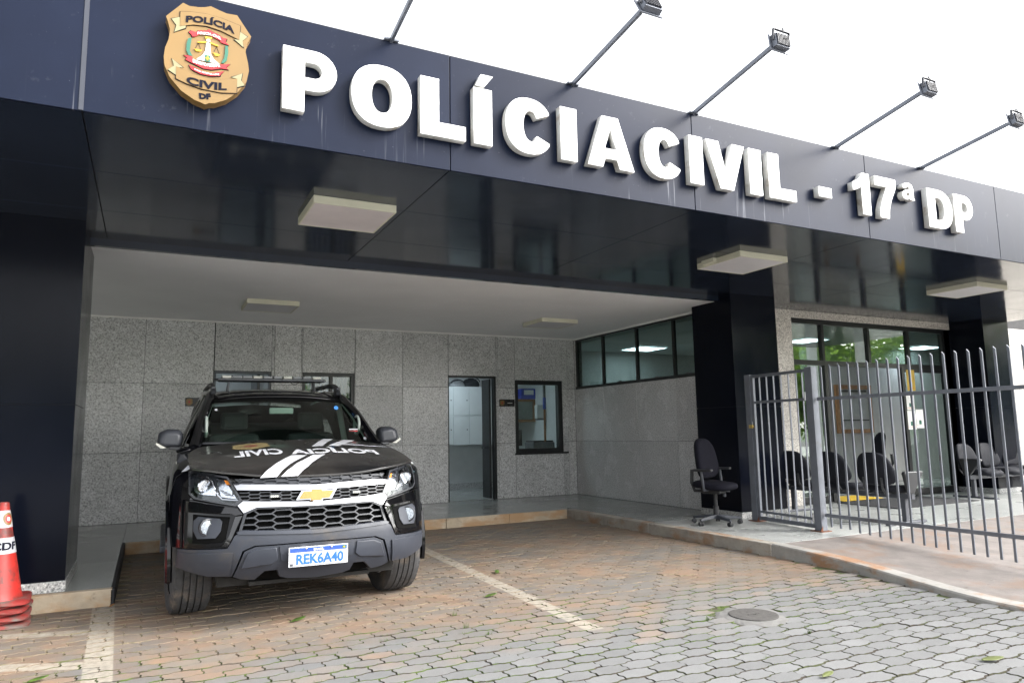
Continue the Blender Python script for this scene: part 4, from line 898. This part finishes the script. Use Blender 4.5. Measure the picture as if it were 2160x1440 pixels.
# wheels
def wheel(x,y,s,steer=0.):
    M=Matrix.Translation((x,y,.386))@Matrix.Rotation(steer,4,'Z')@Matrix.Rotation(pi/2,4,'Y')
    hw=.132; prof=[(.24,-hw+.01),(.30,-hw-.004),(.35,-hw-.002),(.374,-hw+.016),(.383,-hw+.03)]
    for g in (-.065,-.022,.022,.065): prof+=[(.386,g-.0045),(.376,g-.003),(.376,g+.003),(.386,g+.0045)]
    prof+=[(.383,hw-.03),(.374,hw-.016),(.35,hw+.002),(.30,hw+.004),(.24,hw-.01)]
    w=MB().lathe([(.23,-.10),(.235,.10),(.10,.11*s),(.03,.115*s)],M,28).build('wheel','wheel_alloy',car,smooth=True)
    MB().lathe(prof,M,64,False).build('tyre','rubber',w,smooth=True)
    t=MB()
    for k in range(56):
        a=2*pi*k/56
        for (u0,u1,sk_) in ((-.118,-.070,.02),(-.060,-.027,-.03),(-.017,.017,.03),(.027,.060,-.03),(.070,.118,.02)):
            R1=M@Matrix.Rotation(a+(.03 if sk_<0 else 0),4,'Z'); e=.0515-.012
            q=[(u0,-.5),(u1,-.5),(u1,.5),(u0,.5)]; rr=.3885 if abs(u0+u1)<.15 else .386
            vs=[]
            for r_ in (rr-.012,rr):
                for (u,f_) in q:
                    an=f_*.088+sk_*(u-u0)/(u1-u0)*1.2; rz=r_-(.006 if abs(u)>.10 else 0); vs.append(R1@Vector((rz*cos(an),rz*sin(an),u)))
            t.add(vs,[(0,1,2,3),(7,6,5,4),(0,4,5,1),(1,5,6,2),(2,6,7,3),(3,7,4,0)])
    t.build('tread','rubber',w)
    f=MB()
    for k in range(6): f.bar(M@Vector((.05*cos(k*pi/3),.05*sin(k*pi/3),.10*s)),M@Vector((.225*cos(k*pi/3),.225*sin(k*pi/3),.095*s)),.05,.03)
    f.build('spoke','wheel_alloy',w)
for y,st in ((.93,RD(4.5)),(3.775,0)):
    for s in (-1,1): wheel(s*.79,y,s,st)
MB().bar((-.7,.95,.36),(.7,.95,.36),.08,.07).bar((-.7,3.78,.38),(.7,3.78,.38),.10,.10).build('axle','under_dark',car)
# ================================================================ traffic cones, stacked
mat('cone_red',(.40,.022,.016),.5,var=.25,vs=12,dirt=((.09,.03,.025),9,.42,.68)); mat('cone_base',(.24,.022,.018),.65,var=.3,vs=14,dirt=((.13,.11,.095),5,.40,.62)); mat('cone_band',(.40,.41,.43),.45,var=.12,vs=18)
def cone(x,y,z,rz,lab,full):
    t=thing('traffic_cone',lab,'traffic cone',(x,y,z),rz,'stacked traffic cones')
    rim=[]
    for k in range(48):
        a=2*pi*k/48; c,s_=cos(a),sin(a); e=4.5; r=.205/((abs(c)**e+abs(s_)**e)**(1/e)); rim.append((c,s_,r,a))
    def rg(f,z0,wob=0.): return [Vector((c*r*f,s_*r*f,z0+wob*sin(2*a+rz*5)+wob*.6*sin(3*a))) for c,s_,r,a in rim]
    MB().loft([rg(.97,.004,.004),rg(1,.008,.007),rg(1,.018,.007),rg(.96,.026,.006),rg(.80,.030)]).build('base','cone_base',t,smooth=True)
    cr=lambda h:.150-.118*((h-.03)/.66)
    if full:
        MB().lathe([(.155,.028),(.150,.045)]+[(cr(h),h) for h in (.08,.15,.22)],n=36,cap=False).build('body','cone_red',t,smooth=True)
        MB().lathe([(cr(h),h) for h in (.22,.30,.37)],n=36,cap=False).build('body','cone_red',t,smooth=True)
        MB().lathe([(cr(h)-.0005,h) for h in (.37,.52)]+[(cr(.52)-.001,.52),(cr(h)-.001,.70) if 0 else (.033,.70),(.026,.702),(.024,.66)],n=36,cap=False).build('body','cone_red',t,smooth=True)
        for a,b_ in ((.345,.455),(.525,.645)): MB().lathe([(cr(a)+.0025,a),(cr((a+b_)/2)+.003,(a+b_)/2),(cr(b_)+.0025,b_)],n=36,cap=False).build('reflective_band','cone_band',t,smooth=True)
        def wrap(me,h0,ang,m,name,out):
            link(name,place(me,lambda u,v,w:((cr(h0+v)+out)*sin(ang+u/cr(h0+v)),-(cr(h0+v)+out)*cos(ang+u/cr(h0+v)),h0+v)),m,t)
        me=text_mesh('PCDF',.1,0,.004,.20,cap=.055); bm=bmesh.new(); bm.from_mesh(me)
        for k in range(20): bmesh.ops.bisect_plane(bm,geom=bm.verts[:]+bm.edges[:]+bm.faces[:],plane_co=(-.1+.01*k,0,0),plane_no=(1,0,0),dist=1e-6)
        bm.to_mesh(me); bm.free(); wrap(me,.370,RD(8),'ink_navy','lettering',.005)
        def disc(r0,r1,n=20): return curve_mesh([[(r0*cos(2*pi*k/n),r1*sin(2*pi*k/n)) for k in range(n)]],0)
        for rr,mm,o_ in ((.034,'gold_paint',.005),(.022,'ribbon_red',.0062),(.011,'emb_white',.0072)):
            me=disc(rr*.9,rr*1.3); bm=bmesh.new(); bm.from_mesh(me)
            for k in range(9): bmesh.ops.bisect_plane(bm,geom=bm.verts[:]+bm.edges[:]+bm.faces[:],plane_co=(-.03+.0075*k,0,0),plane_no=(1,0,0),dist=1e-6)
            bm.to_mesh(me); bm.free(); wrap(me,.585,RD(42),mm,'round_sticker',o_)
    else: MB().lathe([(.155,.028),(.150,.045),(.135,.10)],n=36,cap=False).build('body','cone_red',t,smooth=True)
for k,lab in enumerate(('lowest red cone of the stack, its bent base on the paving','second red cone from the bottom of the stack','third red cone from the bottom, just under the top cone','top red cone of the stack with PCDF on its white band')):
    cone(-.90+random.uniform(-.012,.012),6.36,.0+k*.052,RD((8,2,-6,4)[k]),lab,k==3)
# ================================================================ office chair
mat('fabric_black',(.011,.011,.017),.9,spec=.12,var=.15,vs=30,bmp=(400,.2)); mat('plastic_black',(.022,.023,.026),.45); mat('plastic_grey',(.045,.05,.062),.4)
def cushion(w,h,d,n=14,taper=.12,curve=.05):
    """rounded upholstered pad: w across (x), h up (z), thickness d (y)"""
    rings=[]
    for k in range(9):
        f=-1+2*k/8; th=max(.02,1-abs(f)**3.2); ins=1-.16*abs(f)**3
        L_=[]
        for i in range(36):
            a=2*pi*i/36; e=3.2; c,s_=cos(a),sin(a); r=1/((abs(c)**e+abs(s_)**e)**(1/e))
            x=c*r*ins*w/2; z=s_*r*ins*h/2; x*=1-taper*(z/(h/2))
            L_.append(Vector((x,f*d/2+curve*(x/(w/2))**2,z)))
        rings.append(L_)
    return MB().loft(rings)
def office_chair(x,y,rz,lab,arms=True):
    t=thing('office_chair',lab,'office chair',(x,y,ZK),rz,None)      # faces local -Y
    o=cushion(.52,.50,.085,taper=.04,curve=0.); o.v=[(a,c,b_+.0) for a,b_,c in o.v]; o.v=[(a,b_,c+.475+.014*sin(b_*9)) for a,b_,c in o.v]; o.build('seat','fabric_black',t,smooth=True)
    b_=cushion(.53,.50,.09,taper=.16,curve=-.04); b_.v=[(a,c+.225+(z-.8)*.12,z+.805) for a,c,z in b_.v]; b_.build('backrest','fabric_black',t,smooth=True)
    MB().box(-.10,.10,-.10,.13,.375,.425).build('mechanism','plastic_black',t,.01); MB().tube([(0,.12,.40),(0,.27,.40),(0,.305,.50),(0,.295,.66)],.022,8).build('back_support','plastic_black',t,smooth=True)
    MB().tube([(.10,-.02,.40),(.22,-.10,.385)],.008,6).tube([(.10,.06,.40),(.2,.04,.39)],.008,6).build('lever','plastic_grey',t); MB().lathe([(.02,-.02),(.02,.02)],Matrix.Translation((0,-.12,.36)),12).build('knob','plastic_grey',t)
    MB().lathe([(.034,.075),(.034,.22),(.024,.225),(.024,.375)],n=16).build('gas_column','plastic_black',t,smooth=True)
    for k in range(5):
        a=2*pi*k/5+.35; c,s_=cos(a),sin(a)
        l=MB().loft([[Vector((c*r-s_*w,s_*r+c*w,z)) for w,z in ((-hw,z0),(hw,z0),(hw*.7,z1),(-hw*.7,z1))] for r,hw,z0,z1 in ((.02,.032,.075,.12),(.15,.026,.07,.105),(.30,.018,.062,.085))]).build('base_leg','plastic_grey',t,.004)
        Mc=Matrix.Translation((c*.29,s_*.29,.027))@Matrix.Rotation(a+.6*k,4,'Z')@Matrix.Rotation(pi/2,4,'X')
        MB().lathe([(.018,-.028),(.027,-.024),(.027,-.006),(.015,-.004),(.015,.004),(.027,.006),(.027,.024),(.018,.028)],Mc,16).bar((c*.29,s_*.29,.03),(c*.29,s_*.29,.07),.014,.014).build('castor','plastic_black',l,smooth=True)
    if arms:
        for s in (-1,1):
            MB().tube([(s*.16,.02,.425),(s*.265,.03,.435),(s*.28,.03,.52),(s*.285,.045,.655)],[.016,.018,.017,.017],8).build('arm_post','plastic_grey',t,smooth=True)
            MB().box(s*.285-.038,s*.285+.038,-.10,.15,.655,.685).build('arm_pad','plastic_black',t,.014)
    return t
office_chair(6.34,6.90,RD(24),'black fabric office chair with arms standing on the kerbside floor by the middle column')
office_chair(11.9,8.75,RD(200),'black round-backed office chair inside the entrance doorway',False)
# ================================================================ gate and fence
mat('fence_grey',(.15,.162,.187),.42,.25,var=.15,vs=8,dirt=((.10,.085,.075),5,.62,.8)); mat('rust',(.15,.055,.025),.85,var=.3,vs=40); mat('brass',(.7,.5,.15),.3,.8); mat('steel',(.5,.5,.5),.35,.9)
XG=6.87
gt=thing('gate','grey steel pedestrian gate with square posts between column and railing','gate',(6.93,6.84,ZK))
def GW(x,y,z): return (x-6.93,y-6.84,z-ZK)
def gx(y): return 6.97-(6.84-y)*.08
MB().box(*[v for p in ((6.935-6.93,7.01-6.93),(6.81-6.84,6.90-6.84),(0.008,1.86)) for v in p]).build('post','fence_grey',gt,.003)
MB().box(*[v for p in ((-.115,-.02),(5.735-6.84,5.83-6.84),(0.008,1.868)) for v in p]).build('post','fence_grey',gt,.003)
for (a,c,yy) in ((-.03,.12,-.0),(-.15,.02,-1.06)): MB().box(a,c,yy-.07,yy+.09,0,.008).build('foot_plate','rust',gt); MB().add([(a+.005,yy-.05,.008),(a+.05,yy-.05,.008),(a+.05,yy-.05,.07)],[(0,1,2)]).build('gusset','rust',gt)
MB().bar(GW(gx(6.80),6.80,1.955),GW(gx(5.84),5.84,1.955),.035,.035).build('top_rail','fence_grey',gt)
MB().bar(GW(gx(6.80),6.80,1.62),GW(gx(5.84),5.84,1.62),.02,.03).build('rail','fence_grey',gt)
MB().bar(GW(gx(6.80),6.80,.165),GW(gx(5.84),5.84,.165),.035,.045).build('bottom_rail','fence_grey',gt); MB().bar(GW(gx(6.80),6.80,.245),GW(gx(5.84),5.84,.245),.02,.028).build('rail','fence_grey',gt)
MB().bar(GW(gx(6.785),6.785,.14),GW(gx(6.785),6.785,1.97),.035,.04).build('stile','fence_grey',gt); MB().bar(GW(gx(5.865),5.865,.14),GW(gx(5.865),5.865,1.97),.035,.04).build('stile','fence_grey',gt)
for y in (6.66,6.535,6.41,6.285,6.16,6.035,5.94): MB().bar(GW(gx(y),y,.185),GW(gx(y),y,1.945),.008,.022,(1,0,0)).build('bar','fence_grey',gt)
for z in (.27,1.65): MB().lathe([(.012,-.05),(.012,.05)],Matrix.Translation(GW(6.80,5.83,z)),10).build('hinge','steel',gt)
MB().box(-.01,.04,-.05,.01,1.17,1.215).build('padlock','brass',gt,.004); MB().tube([(.015,-.035,1.215),(.015,-.03,1.255),(.015,-.005,1.255),(.015,0,1.215)],.004,6).build('shackle','steel',gt)
fn=thing('railing','grey steel railing of tall pointed bars running out beside the sloping sidewalk','fence',(XG,5.7,0))
for z in (1.613,.304): MB().bar((0,.02,z),(0,-4.0,z),.022,.038).build('rail','fence_grey',fn,.002)
y=5.66
for k in range(33):
    yy=5.655-.119*k; zb=ramp_z(yy)+(.07 if yy>5.3 else .05) -.012; lean=.012
    w,d=.0105,.006
    MB().add([(lean*0-d,yy-5.7-w,zb),(d,yy-5.7-w,zb),(d,yy-5.7+w,zb),(-d,yy-5.7+w,zb),(-d,yy-5.7-w,1.975),(d,yy-5.7-w,1.975),(d,yy-5.7+w,2.0),(-d,yy-5.7+w,2.0)],[(0,1,2,3),(7,6,5,4),(0,4,5,1),(1,5,6,2),(2,6,7,3),(3,7,4,0)]).build('bar','fence_grey',fn).location.x=.012
MB().box(-.03,.03,-3.99,-3.93,0,1.9).build('post','fence_grey',fn)
# ================================================================ waiting benches
mat('bench_leather',(.018,.019,.024),.7,spec=.12,var=.15,vs=9); mat('bench_frame',(.09,.095,.11),.4,.3)
def bench(x,y,rz,n,lab,arm):
    t=thing('waiting_bench',lab,'bench',(x,y,ZK),rz,None)           # seats side by side along local X, facing local -Y
    Lb=n*.62
    MB().box(-.02,Lb+.02,-.03,.03,.30,.36).build('beam','bench_frame',t)
    for xx in (.10,Lb-.10): MB().box(xx-.03,xx+.03,-.03,.03,.03,.30).box(xx-.03,xx+.03,-.36,.34,.0,.03).build('leg','bench_frame',t,.006)
    for i in range(n):
        cx=.31+i*.62
        o=cushion(.50,.46,.09,taper=-.04,curve=0.); o.v=[(a+cx,c-.06,b_+.415+.03*(c<-.15)*(-1)) for a,b_,c in o.v]; s_=o.build('seat','bench_leather',t,smooth=True)
        MB().box(cx-.16,cx+.16,-.24,.10,.355,.375).build('seat_pan','plastic_black',s_)
        b_=cushion(.49,.40,.07,taper=.20,curve=-.05); b_.v=[(a+cx,c+.215+(z+.2)*.16,z+.655) for a,c,z in b_.v]; b_.build('backrest','bench_leather',t,smooth=True)
        for q in (-.12,.12): MB().tube([(cx+q,.05,.375),(cx+q,.20,.36),(cx+q,.26,.43),(cx+q,.27,.55)],.016,6).build('back_stay','plastic_black',t,smooth=True)
    xs_=0 if arm<0 else Lb
    MB().loft([[Vector((xs_+sx,yy,zz)) for yy,zz in ring_] for sx,ring_ in ((-.025,[(-.02,.36),(-.22,.60),(-.20,.625),(.12,.625),(.13,.60),(.06,.36)]),(.025,[(-.02,.36),(-.22,.60),(-.20,.625),(.12,.625),(.13,.60),(.06,.36)]))]).build('armrest','plastic_black',t,.012)
    return t
bench(8.17,7.42,RD(-90)+pi,3,'three-seat black waiting bench behind the railing with its back to the parking bay',-1) if False else None
bt_=bench(8.17,5.55,RD(90),3,'three-seat black waiting bench behind the railing with its back to the parking bay',-1)
bench(11.75,6.98,0,3,'black waiting bench in front of the right column, facing the street',-1)
# ================================================================ lobby things
mat('mat_dark',(.035,.035,.037),.95,bmp=(120,.6)); mat('mat_yellow',(.62,.40,.02),.8,bmp=(80,.4)); mat('wood',(.28,.14,.06),.5,var=.25,vs=14); mat('paper',(.78,.78,.76),.8); mat('board_grey',(.36,.37,.37),.6)
tag(box('doormat','mat_dark',None,9.50,11.45,6.68,7.68,ZK+.001,ZK+.012,.003),'wide dark grey doormat in front of the entrance','doormat')
tag(box('tactile_mat','mat_yellow',None,9.80,10.75,7.80,8.35,ZK+.001,ZK+.010,.002),'yellow tactile mat on the entrance threshold','mat')
nb=thing('notice_board','wooden framed notice board on grey wall inside the entrance','notice board',(13.05,9.99,1.15))
MB().box(-.55,-.46,-.05,-.002,0,.99).box(.46,.55,-.05,-.002,0,.99).box(-.46,.46,-.05,-.002,.90,.99).box(-.46,.46,-.05,-.002,0,.08).build('frame','wood',nb,.004); box('board','board_grey',nb,-.459,.459,-.03,-.005,.081,.899); box('header','frame_black',nb,-.40,.40,-.04,-.031,.84,.885); box('shelf','frame_black',nb,-.40,.40,-.06,-.031,.25,.275)
def notice(x,z,w,h,lab,m='paper',blk=None):
    t=thing('paper_notice',lab,'notice',(x,7.798,z),0,'notices taped to the entrance door')
    box('sheet',m,t,-w/2,w/2,-.0012,-.0004,0,h)
    box('orange_line','amber',t,-w/2,w/2,-.0020,-.0013,h*.13,h*.145)
    if blk: box('printed_mark',blk,t,-w*.18,w*.12,-.0021,-.0013,h*.2,h*.42)
notice(11.72,1.88,.22,.36,'yellow poster on the entrance door, above the white notices','emb_yellow','sticker_blue'); notice(11.66,1.55,.21,.28,'upper white notice on the entrance door',blk='emb_green'); notice(11.66,1.22,.22,.32,'lower left white notice on the entrance door',blk='emb_green'); notice(11.89,1.24,.22,.32,'lower right white notice on the entrance door',blk='emb_green')
# ================================================================ things in the office
mat('locker_white',(.66,.70,.70),.5,var=.04); mat('bag_dark',(.03,.032,.037),.8,var=.3,vs=12); mat('bag_grey',(.30,.31,.32),.8,var=.3,vs=12); mat('box_blue',(.04,.06,.40),.5); mat('cap_blue',(.04,.09,.45),.7)
lk_=thing('wall_locker','white wall-hung locker block seen through the open office door','locker',(5.28,14.19,1.04))
box('carcass','locker_white',lk_,0,1.45,-.40,-.001,0,1.22)
for i in range(4):
    for j in range(2):
        d=box('locker_door','locker_white',lk_,.012+i*.36,.362+i*.36,-.415,-.401,.008+j*.61,.600+j*.61,.003); box('lock','frame_black',d,.31+i*.36,.33+i*.36,-.425,-.4155,.31+j*.61,.33+j*.61)
def lump(name,x,y,z,sx,sy,sz,m,lab,cat,seed):
    r=random.Random(seed); rings=[]
    for k in range(9):
        f=k/8; rr=sqrt(max(.0,1-(f*.98)**2.6)) if f>.15 else .9+f*.6
        rings.append([Vector((sx*rr*cos(a)*(1+.10*sin(3*a+seed)),sy*rr*sin(a)*(1+.08*cos(2*a+seed)),sz*f)) for a in [2*pi*i/20 for i in range(20)]])
    t=thing(name,lab,cat,(x,y,z),0,'bags on the lockers'); MB().loft(rings).build('body',m,t,smooth=True)
    MB().tube([(sx*.75*cos(a),-sy*.75,sz*.55+sz*.5*sin(a)) for a in [pi*i/8 for i in range(9)]],.012,6).build('strap','bag_dark',t,smooth=True)
lump('bag',5.47,13.98,2.262,.12,.12,.15,'bag_dark','black looped bag at the left end on top of the lockers','bag',1); lump('bag',5.80,13.98,2.262,.19,.13,.14,'bag_grey','pale grey crumpled bag in the middle on top of the lockers','bag',2); lump('bag',6.15,13.98,2.262,.20,.15,.19,'bag_dark','dark rounded bag at the right end on top of the lockers','bag',5)
kc=thing('key_cabinet','wooden key cabinet with glass front seen through the office window','cabinet',(7.02,13.4,1.50))
MB().box(-.34,.34,-.08,-.001,0,.05).box(-.34,.34,-.08,-.001,.43,.48).box(-.34,-.29,-.08,-.001,.05,.43).box(.29,.34,-.08,-.001,.05,.43).box(-.34,.34,-.0009,.79,0,.48).build('frame','wood',kc); box('back','board_grey',kc,-.289,.289,-.02,-.0015,.051,.429); box('pane','glass_clear',kc,-.289,.289,-.07,-.066,.051,.429)
for i in range(5): MB().lathe([(.008,-.03),(.010,.03)],Matrix.Translation((-.2+i*.09,-.035,.2+.05*(i%2))),8).build('key','steel',kc)
bb=thing('blue_box','blue plastic box with white label on top of the key cabinet','box',(7.18,13.42,1.981)); MB().box(-.17,.17,-.12,.12,0,.22).build('body','box_blue',bb,.01); box('label','paper',bb,-.11,.12,-.124,-.1205,.09,.19)
pdp=thing('paper_dispenser','white paper dispenser on office wall behind the window','dispenser',(7.22,12.9,1.50)) ; MB().box(-.10,.10,-.06,.06,.06,.34).build('body','locker_white',pdp,.02); box('tray','frame_grey',pdp,-.10,.10,-.07,.05,.03,.058,.01); box('bracket','locker_white',pdp,.05,.125,-.03,.03,.1,.3)
st=thing('hanging_strap','blue and brown strap hanging inside the office window','strap',(6.85,12.05,1.1)); box('strap','wood',st,-.02,.02,-.008,.008,.0,.62); box('blue_end','cap_blue',st,-.03,.03,-.02,.02,.621,.85,.01); box('hook','frame_grey',st,-.02,.02,-.02,.02,.851,1.65)
dk=thing('desk','office desk behind the window','desk',(6.6,12.2,ZK)); box('top','wood',dk,-.55,.55,-.3,.3,.72,.75)
for sx in (-.5,.5):
    for sy in (-.26,.26): box('leg','frame_black',dk,sx-.02,sx+.02,sy-.02,sy+.02,0,.72)
mo=thing('monitor','black computer monitor at the left side of the office window','monitor',(6.27,12.15,.872)); box('screen','frame_black',mo,-.14,.12,-.02,.02,.16,.46,.005); box('stand','frame_grey',mo,-.03,.03,-.02,.02,.012,.159); box('foot','frame_grey',mo,-.1,.1,-.08,.08,0,.011)
pr=thing('printer','dark grey printer on the desk behind the office window','printer',(6.82,12.22,.872)); MB().box(-.24,.24,-.18,.18,0,.22).build('body','frame_grey',pr,.02); box('tray','frame_black',pr,-.18,.18,-.26,-.181,.04,.06); box('lid','frame_black',pr,-.22,.22,-.16,.16,.221,.25,.01)
mat('curtain_blue',(.045,.09,.21),.8,var=.1); cb_=thing('curtain','blue pleated curtain behind the garage window','curtain',(2.57,11.95,ZK))
MB().loft([[Vector((-.5+.02*i,.02*sin(i*1.4),z)) for i in range(51)] for z in (.7,2.3)],closed=False).build('cloth','curtain_blue',cb_,smooth=True); MB().tube([(-.52,0,2.31),(.52,0,2.31)],.012,8).build('rod','steel',cb_)
# ================================================================ small things on the ground
mh=thing('manhole_cover','small round dark inspection cover set in mortar among the grey pavers','manhole cover',(MANH[0],MANH[1],0))
r=random.Random(3); ro=[(.255+r.uniform(-.03,.03)) for _ in range(28)]
MB().loft([[Vector((ro[k]*cos(2*pi*k/28),ro[k]*sin(2*pi*k/28),-.009)) for k in range(28)],[Vector(((ro[k]-.03)*cos(2*pi*k/28),(ro[k]-.03)*sin(2*pi*k/28),.001)) for k in range(28)]]).build('mortar_ring','mortar',mh,smooth=True)
MB().lathe([(.168,-.005),(.168,.006),(.160,.008),(.02,.008),(.015,.003)],n=36).build('cover','iron_cover',mh); MB().box(-.05,.05,-.006,.006,.0075,.011).build('lifting_bar','iron_cover',mh)
mat('leaf_green',(.07,.12,.02),.5,var=.3,vs=30); mat('leaf_pale',(.13,.15,.05),.5,var=.2,vs=30); mat('leaf_brown',(.25,.12,.04),.6)
def leaf(x,y,rz,l,m,lab,z=.004):
    t=thing('fallen_leaf',lab,'leaf',(x,y,z),rz,'fallen leaves'); w=l*.22; rows_=[]
    for i in range(9):
        f=i/8; ww=w*sin(pi*min(1,f*.94+.03))**.8; xx=(f-.5)*l; rows_.append([Vector((xx,-ww,.006+.012*f)),Vector((xx,0,.002+.014*f*f)),Vector((xx,ww,.009+.010*f))])
    o=MB().loft(rows_,closed=False).build('blade',m,t,smooth=True); k=o.modifiers.new('t','SOLIDIFY'); k.thickness=.0012
    MB().tube([(-.5*l,0,.004),(-.68*l,.01,.010)],.0015,5).build('stalk',m,t)
for a in ((1.008,5.356,.5,.12,'leaf_green','curled green leaf on the paving right of the near front tyre'),(2.949,6.154,1.2,.10,'leaf_green','green leaf near the painted line, the farther of two'),(2.493,5.315,.2,.11,'leaf_green','green leaf lying left of the painted line'),(4.205,2.465,-.4,.13,'leaf_pale','pale yellow-green leaf near the lower right corner'),(3.226,2.741,.1,.09,'leaf_pale','small pale leaf at the bottom edge under the manhole cover'),(-.473,4.793,.3,.10,'leaf_green','green leaf in the lower left corner by the painted line'),(-.19,6.55,.8,.05,'leaf_brown','small brown leaf on the painted line by the left kerb')): leaf(*a)
mat('grass_blade',(.07,.12,.02),.7,var=.3,vs=40)
gb_=MB(); r=random.Random(11)
for _ in range(300):
    if r.random()<.75: y=r.gauss(4.1,.55); x=r.uniform(-1,4.2)
    else: y=r.uniform(2.2,4.2); x=r.uniform(2.6,5.45)
    j=round((y-1.0)/PT); y=1.0+j*PT
    if y<1.5 or (x-MANH[0])**2+(y-MANH[1])**2<.05: continue
    big=r.random()<.022
    for k in range(r.randint(3,7) if not big else 16):
        a=r.uniform(0,2*pi); h=r.uniform(.006,.016)*(2.8 if big else 1); ln=r.uniform(.2,.8)*h+.004; w=.0016*(1.6 if big else 1.3); bx,by=x+r.uniform(-.03,.03)*(.5 if big else 1),y+r.uniform(-.004,.004)
        gb_.add([(bx-w*sin(a),by+w*cos(a),-.008),(bx+w*sin(a),by-w*cos(a),-.008),(bx+ln*cos(a),by+ln*sin(a),h)],[(0,1,2)])
tag(gb_.build('grass_tufts','grass_blade'),'tiny green grass and moss tufts growing in the paver joints','grass',kind='stuff')
# ================================================================ across the street: trees and posts mirrored in glass and chrome
mat('bark',(.09,.07,.055),.9,bmp=(20,.8)); mat('foliage',(.10,.19,.035),.6,var=.45,vs=1.4); mat('concrete_post',(.60,.60,.58),.8)
m=MATS['foliage']; nt=m.node_tree; b=nt.nodes['Principled BSDF']; tl=nt.nodes.new('ShaderNodeBsdfTranslucent'); tl.inputs[0].default_value=(.30,.48,.07,1); mxs=nt.nodes.new('ShaderNodeMixShader'); mxs.inputs[0].default_value=.45
nt.links.new(b.outputs[0],mxs.inputs[1]); nt.links.new(tl.outputs[0],mxs.inputs[2]); nt.links.new(mxs.outputs[0],nt.nodes['Material Output'].inputs[0])
def tree_meshes(seed,h,cr,lo=.3):
    r=random.Random(seed); tr=MB(); tr.tube([(0,0,0),(.06,.02,h*.2),(.02,-.04,h*.42),(0,0,h*.62)],[.20,.16,.13,.07],9); tips=[]
    for k in range(8):
        a=2*pi*k/8+r.uniform(-.3,.3); z=h*r.uniform(lo,lo+.2); l=cr*r.uniform(.7,1.0); p=[(0,0,z),(l*.45*cos(a),l*.45*sin(a),z+h*.13),(l*cos(a),l*sin(a),z+h*r.uniform(.16,.3))]; tr.tube(p,[.08,.05,.02],6); tips+=p[1:]
    cl=MB(); blobs=[(Vector((x,y,z)),r.uniform(.28,.5)*cr) for x,y,z in tips]+[(Vector((r.gauss(0,.4)*cr,r.gauss(0,.4)*cr,h*r.uniform(lo+.1,.92))),r.uniform(.28,.45)*cr) for _ in range(16)]
    for c,rad in blobs:
        for _ in range(230):
            d=Vector((r.gauss(0,1),r.gauss(0,1),r.gauss(0,1))).normalized(); p=c+d*rad*r.uniform(.55,1.); s=r.uniform(.10,.19)
            u=Vector((r.gauss(0,1),r.gauss(0,1),r.gauss(0,.6))).normalized(); v=u.cross(d).normalized(); cl.add([p-u*s,p+v*s*.4,p+u*s,p-v*s*.4],[(0,1,2,3)])
    return tr,cl
kinds=[]
for sd_,h,cr in ((1,7.0,2.7),(2,7.5,3.0),(3,6.0,2.5)):
    tr,cl=tree_meshes(sd_,h,cr,.14); kinds.append((tr.mesh('trunk'),cl.mesh('crown')))
for k,(x,y,rz) in enumerate(((-17,-33,0),(-10,-31,1.3),(-4,-34,1),(2.5,-31.5,2),(9,-33,.5),(15,-31,2.9),(19.5,-4.5,1.7),(22.5,-6,.4),(25.5,-4.8,2.2),(28.5,-6.5,3),(31.5,-5,.9),(34.5,-6.8,1.9),(38,-5,.2),(41.5,-7,.7),(45,-5.5,2.7),(49,-7,1.1))):
    t=thing('street_tree','leafy green tree across from the station, mirrored in its glass','tree',(x,y,-.05),rz,'trees across the street'); tm,cm=kinds[k%3]
    link('trunk',tm,'bark',t); link('crown',cm,'foliage',t)
for x,y in ((18.6,.2),(20.9,.2)):
    t=thing('concrete_post','pale concrete post beside the forecourt, mirrored in the entrance glass','post',(x,y,0),0,'posts beside the forecourt'); MB().lathe([(.17,0),(.14,6.5)],n=14).build('shaft','concrete_post',t,smooth=True); MB().box(-.2,.2,-.2,.2,6.5,6.6).build('cap','concrete_post',t)
